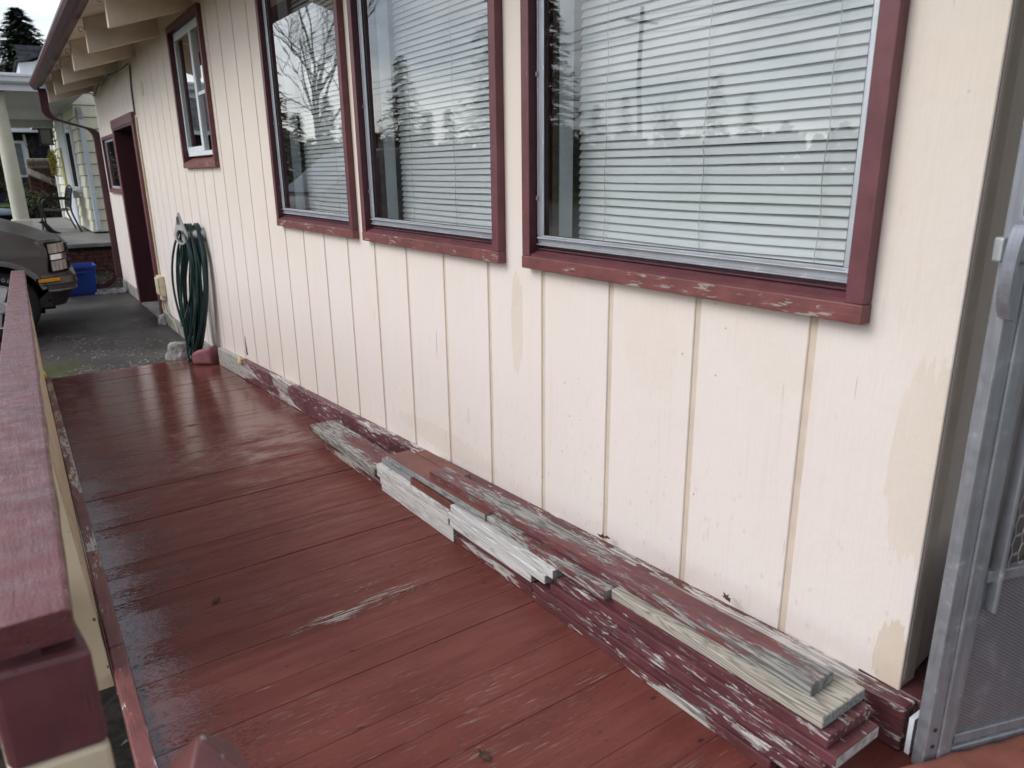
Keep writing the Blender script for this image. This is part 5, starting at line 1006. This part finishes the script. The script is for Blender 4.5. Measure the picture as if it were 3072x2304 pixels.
for i in range(13): y = by0 + .05 + (by1 - by0 - .1) * i / 12; mb.hexa([(-.204, y - .02, bz + .43), (-.198, y - .02, bz + .43), (-.198, y + .02, bz + .43), (-.204, y + .02, bz + .43), (-.142, y - .02, bz + .79), (-.136, y - .02, bz + .79), (-.136, y + .02, bz + .79), (-.142, y + .02, bz + .79)])
for i in range(6): t_ = .12 + .16 * i; a = bk(by0, t_); mb.box(a[0] - .006, a[0] + .002, by0, by1, a[2] - .018, a[2] + .018)
mb.build('woven_back', BLACKM, BN)
CW = thing('crow_statue', (-.66, 15.75, .565), 'black crow figurine standing on the porch by the bench leg', 'figurine')
mb = MB(); sp_c = [(-.745, .205, .012), (-.735, .222, .030), (-.715, .232, .036), (-.695, .215, .036), (-.672, .165, .052), (-.64, .115, .062), (-.60, .075, .052), (-.56, .045, .03), (-.50, .022, .016), (-.45, .012, .008)]
mb.loft([[(x + .25 * r_ * math.cos(2 * math.pi * q_ / 12), 15.75 + r_ * .8 * math.sin(2 * math.pi * q_ / 12), bz + z + r_ * math.cos(2 * math.pi * q_ / 12)) for q_ in range(12)] for x, z, r_ in sp_c]).build('body', BLACKM, CW, smooth=True)
mb = MB(); mb.tube([(-.738, 15.75, bz + .222), (-.785, 15.75, bz + .208)], .011, 6, True, .002); mb.build('beak', BLACKM, CW); mb = MB()
for yy in (15.73, 15.77): mb.tube([(-.63, yy, bz + .09), (-.64, yy, bz)], .006, 5)
mb.build('legs', BLACKM, CW)
# ------------------------------------------------------------------ things seen through the porch
NAVY = plain('dark_navy_siding', (.018, .020, .032), .7, .2, var=.2); FB = thing('navy_house', (-.4, 31, 0), 'dark navy house with shingled roof seen far off through the porch', 'house')
B('wall', -6, 3.5, 30, 38, 0, 2.95, NAVY, FB); MB().prism([(29.55, 2.99), (29.55, 3.08), (34, 5.0), (38.4, 3.08), (38.4, 2.99)], -6.4, 3.9, lambda a, b, t: (t, a, b)).build('roof', SHING, FB); B('gutter', -6.4, 3.9, 29.42, 29.548, 2.95, 3.07, NWHITE, FB)
fw = B('window', -.66, -.20, 29.93, 30, 1.55, 2.70, NWHITE, FB); B('pane', -.62, -.33, 29.915, 29.93, 1.62, 2.62, plain('pale_reflecting_pane', (.16, .17, .19), .1, .6), fw); B('downspout', -.24, -.17, 29.85, 29.925, 1.5, 2.9, NWHITE, FB)
mb = MB(); STP = thing('porch_steps', (0, 26.5, 0), 'tan concrete side steps with brick cheek wall in front of the navy house', 'steps')
B('balustrade', -.42, 1.4, 26.4, 26.6, 1.80, 2.08, plain('tan_concrete', (.40, .35, .28), .8, .2, var=.1), STP, bevel=.02); B('recess_panel', -.36, 1.3, 26.385, 26.3995, 1.87, 2.0, plain('brown_recess', (.16, .12, .09), .9), STP)
MB().hexa([(-.42, 26.2, 1.62), (-.36, 26.2, 1.62), (1.2, 26.2, .8), (1.1, 26.2, .8), (-.42, 26.35, 1.80), (-.36, 26.35, 1.80), (1.2, 26.35, .95), (1.1, 26.35, .95)]).build('string_rail', bpy.data.materials['tan_concrete'], STP)
BR2 = M('far_red_brick', .9, .2); bt = BR2.n('ShaderNodeTexBrick'); BR2.l(BR2.mapv(BR2.pos(), (1, 1, 1)), bt.inputs['Vector']); bt.inputs['Scale'].default_value = 5; bt.inputs['Color1'].default_value = (.12, .045, .035, 1); bt.inputs['Color2'].default_value = (.085, .035, .03, 1); bt.inputs['Mortar'].default_value = (.05, .04, .035, 1)
rm = BR2.n('ShaderNodeMapping'); BR2.l(BR2.pos(), rm.inputs[0]); rm.inputs['Rotation'].default_value = (rad(90), 0, 0); BR2.l(rm.outputs[0], bt.inputs['Vector']); BR2.color(bt.outputs['Color'])
B('cheek_wall', -.40, 1.4, 26.42, 26.9, 0, 1.80, BR2.m, STP)
def leafm(name, a, b, s=14):
    m = M(name, .7, .25); m.color(m.mix(m.ramp(m.noise(m.pos(), s, 3), .35, .65), a, b)); return m.m
HEDGE = leafm('dark_hedge_leaves', (.012, .018, .008), (.05, .065, .018)); SHRUB = leafm('yellow_green_shrub_leaves', (.035, .035, .012), (.11, .10, .03)); FIR = leafm('fir_needles', (.022, .032, .024), (.055, .075, .052), 1.2); BARK = plain('wet_brown_bark', (.045, .034, .028), .9, .1, var=.3); TWIG = plain('reddish_twigs', (.075, .048, .038), .9, .1, var=.2)  # FIR lightened overall, winter haze put into the needle colour
def clump(name, c, r, n, s_, mat, label, cat, seed, flat=.5):
    rnd = random.Random(seed); mb = MB(); t = thing(name, (c[0], c[1], max(0, c[2] - r[2])), label, cat)
    for i in range(n):
        d = Vector((rnd.gauss(0, 1), rnd.gauss(0, 1), rnd.gauss(0, 1))).normalized(); k_ = (.45 + .55 * rnd.random() ** .6) * (1 + .3 * mnoise.noise(d * 2.2 + Vector((seed, 0, 0)))); x, y, z = c[0] + d.x * r[0] * k_, c[1] + d.y * r[1] * k_, c[2] + d.z * r[2] * k_
        u = Vector((rnd.gauss(0, 1), rnd.gauss(0, 1), rnd.gauss(0, 1) * flat)).normalized() * s_ * rnd.uniform(.6, 1.3); v_ = u.orthogonal().normalized() * s_ * .5
        mb.add([(x - u.x, y - u.y, z - u.z), (x + v_.x, y + v_.y, z + v_.z), (x + u.x, y + u.y, z + u.z), (x - v_.x, y - v_.y, z - v_.z)], [(0, 1, 2, 3)])
    mb.build('foliage', mat, t); mb = MB()
    for i in range(5): mb.tube([(c[0], c[1], max(0, c[2] - r[2])), (c[0] + rnd.uniform(-.5, .5) * r[0], c[1] + rnd.uniform(-.5, .5) * r[1], c[2] + r[2] * .3)], .02, 5, True, .006)
    mb.build('stem', BARK, t); return t
clump('hedge', (-.12, 23.9, .62), (.85, .5, .50), 2200, .05, HEDGE, 'dark clipped hedge beyond the porch bench', 'hedge', 1); clump('shrub', (-.62, 24.6, .92), (.5, .5, .34), 900, .05, SHRUB, 'yellow green shrub beside the lawn strip beyond the porch', 'shrub', 2)
clump('shrub', (-1.35, 25.2, 1.75), (.45, .5, .75), 1300, .06, HEDGE, 'tall dark evergreen shrub left of the porch column', 'shrub', 3)
prop(B('far_lawn', -8, -.85, 23.0, 26.0, -.1, .84, plain('bright_lawn', (.050, .085, .020), .9, .1, var=.3, vs=12), None), kind='structure')
def branchy(name, base, h, label, cat, seed, n=5, spread=.5, mat=TWIG, r0=.02, depth=4, sides=4, lean=(0, 0, 1)):
    rnd = random.Random(seed); t = thing(name, base, label, cat); trunk = MB(); br_ = MB()
    def grow(p, d, L, r_, lv):
        pts = [Vector(p)]; q = Vector(p); dd = d.copy()
        for i in range(4): dd = (dd + Vector((rnd.gauss(0, .12), rnd.gauss(0, .12), rnd.gauss(0, .08) + .03))).normalized(); q = q + dd * L / 4; pts.append(q.copy())
        (trunk if lv == 0 else br_).tube(pts, r_, sides if lv < 2 else 3, False, r_ * .55)
        if lv >= depth: return
        for i in range(rnd.choice((2, 3, 3, 4)) if lv else n):
            k_ = rnd.randint(1 if lv else 2, 4); nd = (dd + Vector((rnd.gauss(0, spread), rnd.gauss(0, spread), rnd.gauss(.1, spread * .6)))).normalized(); grow(pts[k_], nd, L * rnd.uniform(.5, .8), r_ * rnd.uniform(.4, .6), lv + 1)
    grow(base, Vector(lean).normalized(), h * .42, r0, 0); trunk.build('trunk', mat, t); br_.build('branches', mat, t); return t
branchy('bare_shrub', (.05, 25.4, .5), 2.1, 'bare reddish twiggy shrub in front of the brick cheek wall', 'shrub', 4, 9, .7, TWIG, .022, 4); branchy('bare_shrub', (-.75, 24.9, .6), 1.7, 'low tangle of bare tan twigs beside the porch column', 'shrub', 6, 9, .8, plain('tan_twigs', (.12, .085, .055), .9), .02, 4)
branchy('vine', (-.25, 25.9, 1.7), 1.1, 'bare vine twigs climbing over the tan balustrade', 'vine', 9, 6, .9, TWIG, .015, 3)
TB = thing('trash_bin', (-1.28, 15.3, .5), 'dark bin with a pale blue grey lid beside the porch column', 'trash bin')
MB().loft([[(x_ * k_ - 1.40, 15.4 + y__ * k_, z) for x_, y__ in ((-.3, -.3), (.3, -.3), (.3, .3), (-.3, .3))] for k_, z in ((.85, .566), (1, .93), (1.04, .95))]).build('bin_body', BLK, TB, bevel=.02); MB().loft([[(x_ * k_ - 1.40, 15.4 + y__ * k_, z) for x_, y__ in ((-.3, -.3), (.3, -.3), (.3, .3), (-.3, .3))] for k_, z in ((1.08, .951), (1.12, .985), (1.0, 1.03), (.5, 1.055))]).build('bin_lid', plain('blue_grey_lid', (.16, .20, .25), .4, .4), TB, bevel=.02)

# ------------------------------------------------------------------ trees: one beyond the neighbour's roof, others across the street (they show in the windows)
def conifer(base, h, rb, label, seed, n=90, mat=FIR, skirt=.12, dens=1.0, ss=1.0):
    rnd = random.Random(seed); t = thing('fir_tree', base, label, 'tree'); mb = MB(); x0, y0, z0 = base
    for i in range(n):
        f = i / (n - 1); z = z0 + h * (skirt + (1 - skirt) * f); R = rb * (1 - f) ** .8 * (1 + .22 * mnoise.noise((f * 9, seed, 0))) + .06; nb = max(4, int(9 * dens * (1 - .4 * f)))
        for j in range(nb):
            if rnd.random() < .12: continue
            a = rnd.uniform(0, 6.283); L = R * rnd.uniform(.6, 1.12); dr0 = rnd.uniform(.05, .38) * L; ca, sa = math.cos(a), math.sin(a); ns = max(3, int(L / .28 * dens))
            for k_ in range(ns):
                q = (k_ + .6) / ns; r_ = L * q; zz_ = z - dr0 * q + rnd.uniform(-.05, .05) * h * .04; s_ = (.13 + .09 * (1 - q)) * ss; w_ = s_ * rnd.uniform(.8, 1.5); px, py = x0 + ca * r_, y0 + sa * r_; e_ = rnd.uniform(-.9, .9)
                d = Vector((math.cos(a + e_), math.sin(a + e_), rnd.uniform(-.5, .12))) * w_ * 1.5; u = Vector((-math.sin(a + e_), math.cos(a + e_), rnd.uniform(-.4, .4))) * w_ * .42
                mb.add([(px - u.x, py - u.y, zz_ - u.z), (px + d.x, py + d.y, zz_ + d.z), (px + u.x, py + u.y, zz_ + u.z)], [(0, 1, 2)])
    mb.build('crown', mat, t); MB().tube([base, (x0, y0, z0 + h * .97)], .022 * h, 7, True, .004 * h).build('trunk', BARK, t); return t
conifer((1.0, 45, 0), 9.3, 3.7, 'tall ragged fir tree rising behind the white eave at the upper left', 21, 120, FIR, .35, 1.8, 1.25)
MC = Vector((1.325, 0, 1.577))
def at(az, R): return (MC.x - R * math.sin(rad(az)), R * math.cos(rad(az)), 0.0)
conifer(at(26.7, 60), 9.9, 3.3, 'slim pointed fir tree across the street, mirrored in the middle window', 31, 80, FIR, .10, 1.2, 1.5)
conifer(at(33.7, 42), 11.4, 3.4, 'broad dark fir across the street, mirrored at the edge of the middle window', 32, 80, FIR, .05, 1.2, 1.6)
conifer(at(37.4, 42), 10.4, 3.2, 'dark fir next to the utility pole across the street', 33, 75, FIR, .05, 1.2, 1.6); conifer(at(21.1, 70), 8.0, 1.6, 'small fir behind the bare maple across the street', 34, 46, FIR, .1, 1.0, 1.8)
conifer(at(17.0, 50), 9.5, 3.4, 'wide dark fir at the far end of the street', 35, 60, FIR, .05, 1.2, 1.7); conifer(at(49.5, 60), 8.2, 2.4, 'low wide fir behind the bare shrubs across the street', 36, 46, FIR, .05, 1.0, 1.8)
branchy('bare_tree', at(20.6, 44), 17.0, 'large bare maple with fine twigs across the street', 'tree', 41, 8, .5, BARK, .17, 6, 4); branchy('bare_tree', at(25.2, 52), 9.0, 'thin bare tree leaning beside the slim fir', 'tree', 43, 5, .6, BARK, .12, 5, 4); branchy('bare_tree', at(46.5, 48), 7.4, 'spreading bare tree near the utility pole', 'tree', 44, 7, .7, BARK, .14, 5, 4)
for i_, (az_, R__, h__, r__, txt) in enumerate(((19.0, 76, 7.0, 1.9, 'second small fir behind the bare maple'), (22.4, 82, 6.6, 1.7, 'low fir right of the bare maple'), (28.4, 74, 6.9, 1.7, 'short fir just right of the slim pointed fir'), (30.0, 80, 7.6, 1.9, 'fir between the slim pointed fir and the broad dark fir'), (41.0, 70, 7.0, 1.9, 'fir left of the utility pole'), (43.0, 84, 9.0, 2.2, 'taller fir behind the utility pole'), (23.6, 78, 7.4, 1.8, 'fir behind the thin bare tree'), (51.8, 72, 7.8, 2.2, 'rightmost fir of the row across the street'))):
    conifer(at(az_, R__), h__, r__, txt, 60 + i_, 42, FIR, .05, .9, 2.0)
# distant tree line that reads as one mass
rnd = random.Random(17); mb = MB()
for i in range(10000):
    az = rnd.uniform(-8, 82); R = rnd.uniform(78, 96); hm = 4.6 + 2.6 * mnoise.noise((az * .35, 3, 0)) + 2.2 * mnoise.noise((az * 1.3, 9, 0)) + 1.2 * mnoise.noise((az * 4.1, 2, 0)); hm = max(2.2, hm); z = max(.1, hm * rnd.random() ** .7); x, y, _0 = at(az, R); s_ = rnd.uniform(.35, .8); u = Vector((rnd.gauss(0, 1), rnd.gauss(0, 1), rnd.gauss(0, .8))).normalized() * s_; v_ = u.orthogonal().normalized() * s_ * .6
    mb.add([(x - u.x, y - u.y, z - u.z), (x + v_.x, y + v_.y, z + v_.z), (x + u.x, y + u.y, z + u.z), (x - v_.x, y - v_.y, z - v_.z)], [(0, 1, 2, 3)])
prop(mb.build('distant_trees', FIR, None), kind='stuff')
PL = thing('utility_pole', at(44, 40), 'wooden utility pole with crossarm across the street', 'utility pole'); b_ = at(44, 40)
MB().tube([b_, (b_[0], b_[1], 9.2)], .15, 8, True, .11).build('pole', BARK, PL); MB().hexa([(b_[0] - 1.1, b_[1] - .05, 8.5), (b_[0] + 1.1, b_[1] - .05, 8.5), (b_[0] + 1.1, b_[1] + .05, 8.5), (b_[0] - 1.1, b_[1] + .05, 8.5), (b_[0] - 1.1, b_[1] - .05, 8.62), (b_[0] + 1.1, b_[1] - .05, 8.62), (b_[0] + 1.1, b_[1] + .05, 8.62), (b_[0] - 1.1, b_[1] + .05, 8.62)]).build('crossarm', BARK, PL)
for i, (dx, hh) in enumerate(((-1, 8.65), (0, 8.0), (1, 8.65))):
    e0 = Vector((b_[0] + dx, b_[1], hh)); e1 = Vector((b_[0] + dx + 8, b_[1] + 75, hh + .5)); e2 = Vector((b_[0] + dx - 6, b_[1] - 70, hh))
    for q_, ee in enumerate((e1, e2)):
        o_ = MB().tube([e0.lerp(ee, t_ / 14) - Vector((0, 0, 1.1 * 4 * (t_ / 14) * (1 - t_ / 14))) for t_ in range(15)], .018, 4).build('overhead_wire', CABM, None)
        prop(o_, 'sagging overhead wire on the utility pole, %s crossarm position, running %s' % (('left', 'lower middle', 'right')[i], ('towards the firs', 'away from the firs')[q_]), 'wire')
GH = thing('grey_house', at(24.8, 62), 'low grey house with pitched roof across the street', 'house'); b_ = at(25.0, 66)
B('wall', b_[0] - 2.6, b_[0] + 2.6, b_[1], b_[1] + 8, 0, 2.6, plain('grey_house_paint', (.30, .30, .31), .7), GH); MB().prism([(b_[1] - .5, 2.6), (b_[1] + 4, 4.1), (b_[1] + 8.5, 2.6)], b_[0] - 3, b_[0] + 3, lambda a, b, t: (t, a, b)).build('roof', SHING, GH)
prop(B('pavement', -11.4, -9.2, -60, 120, -.2, .06, FOUND, None), kind='structure')
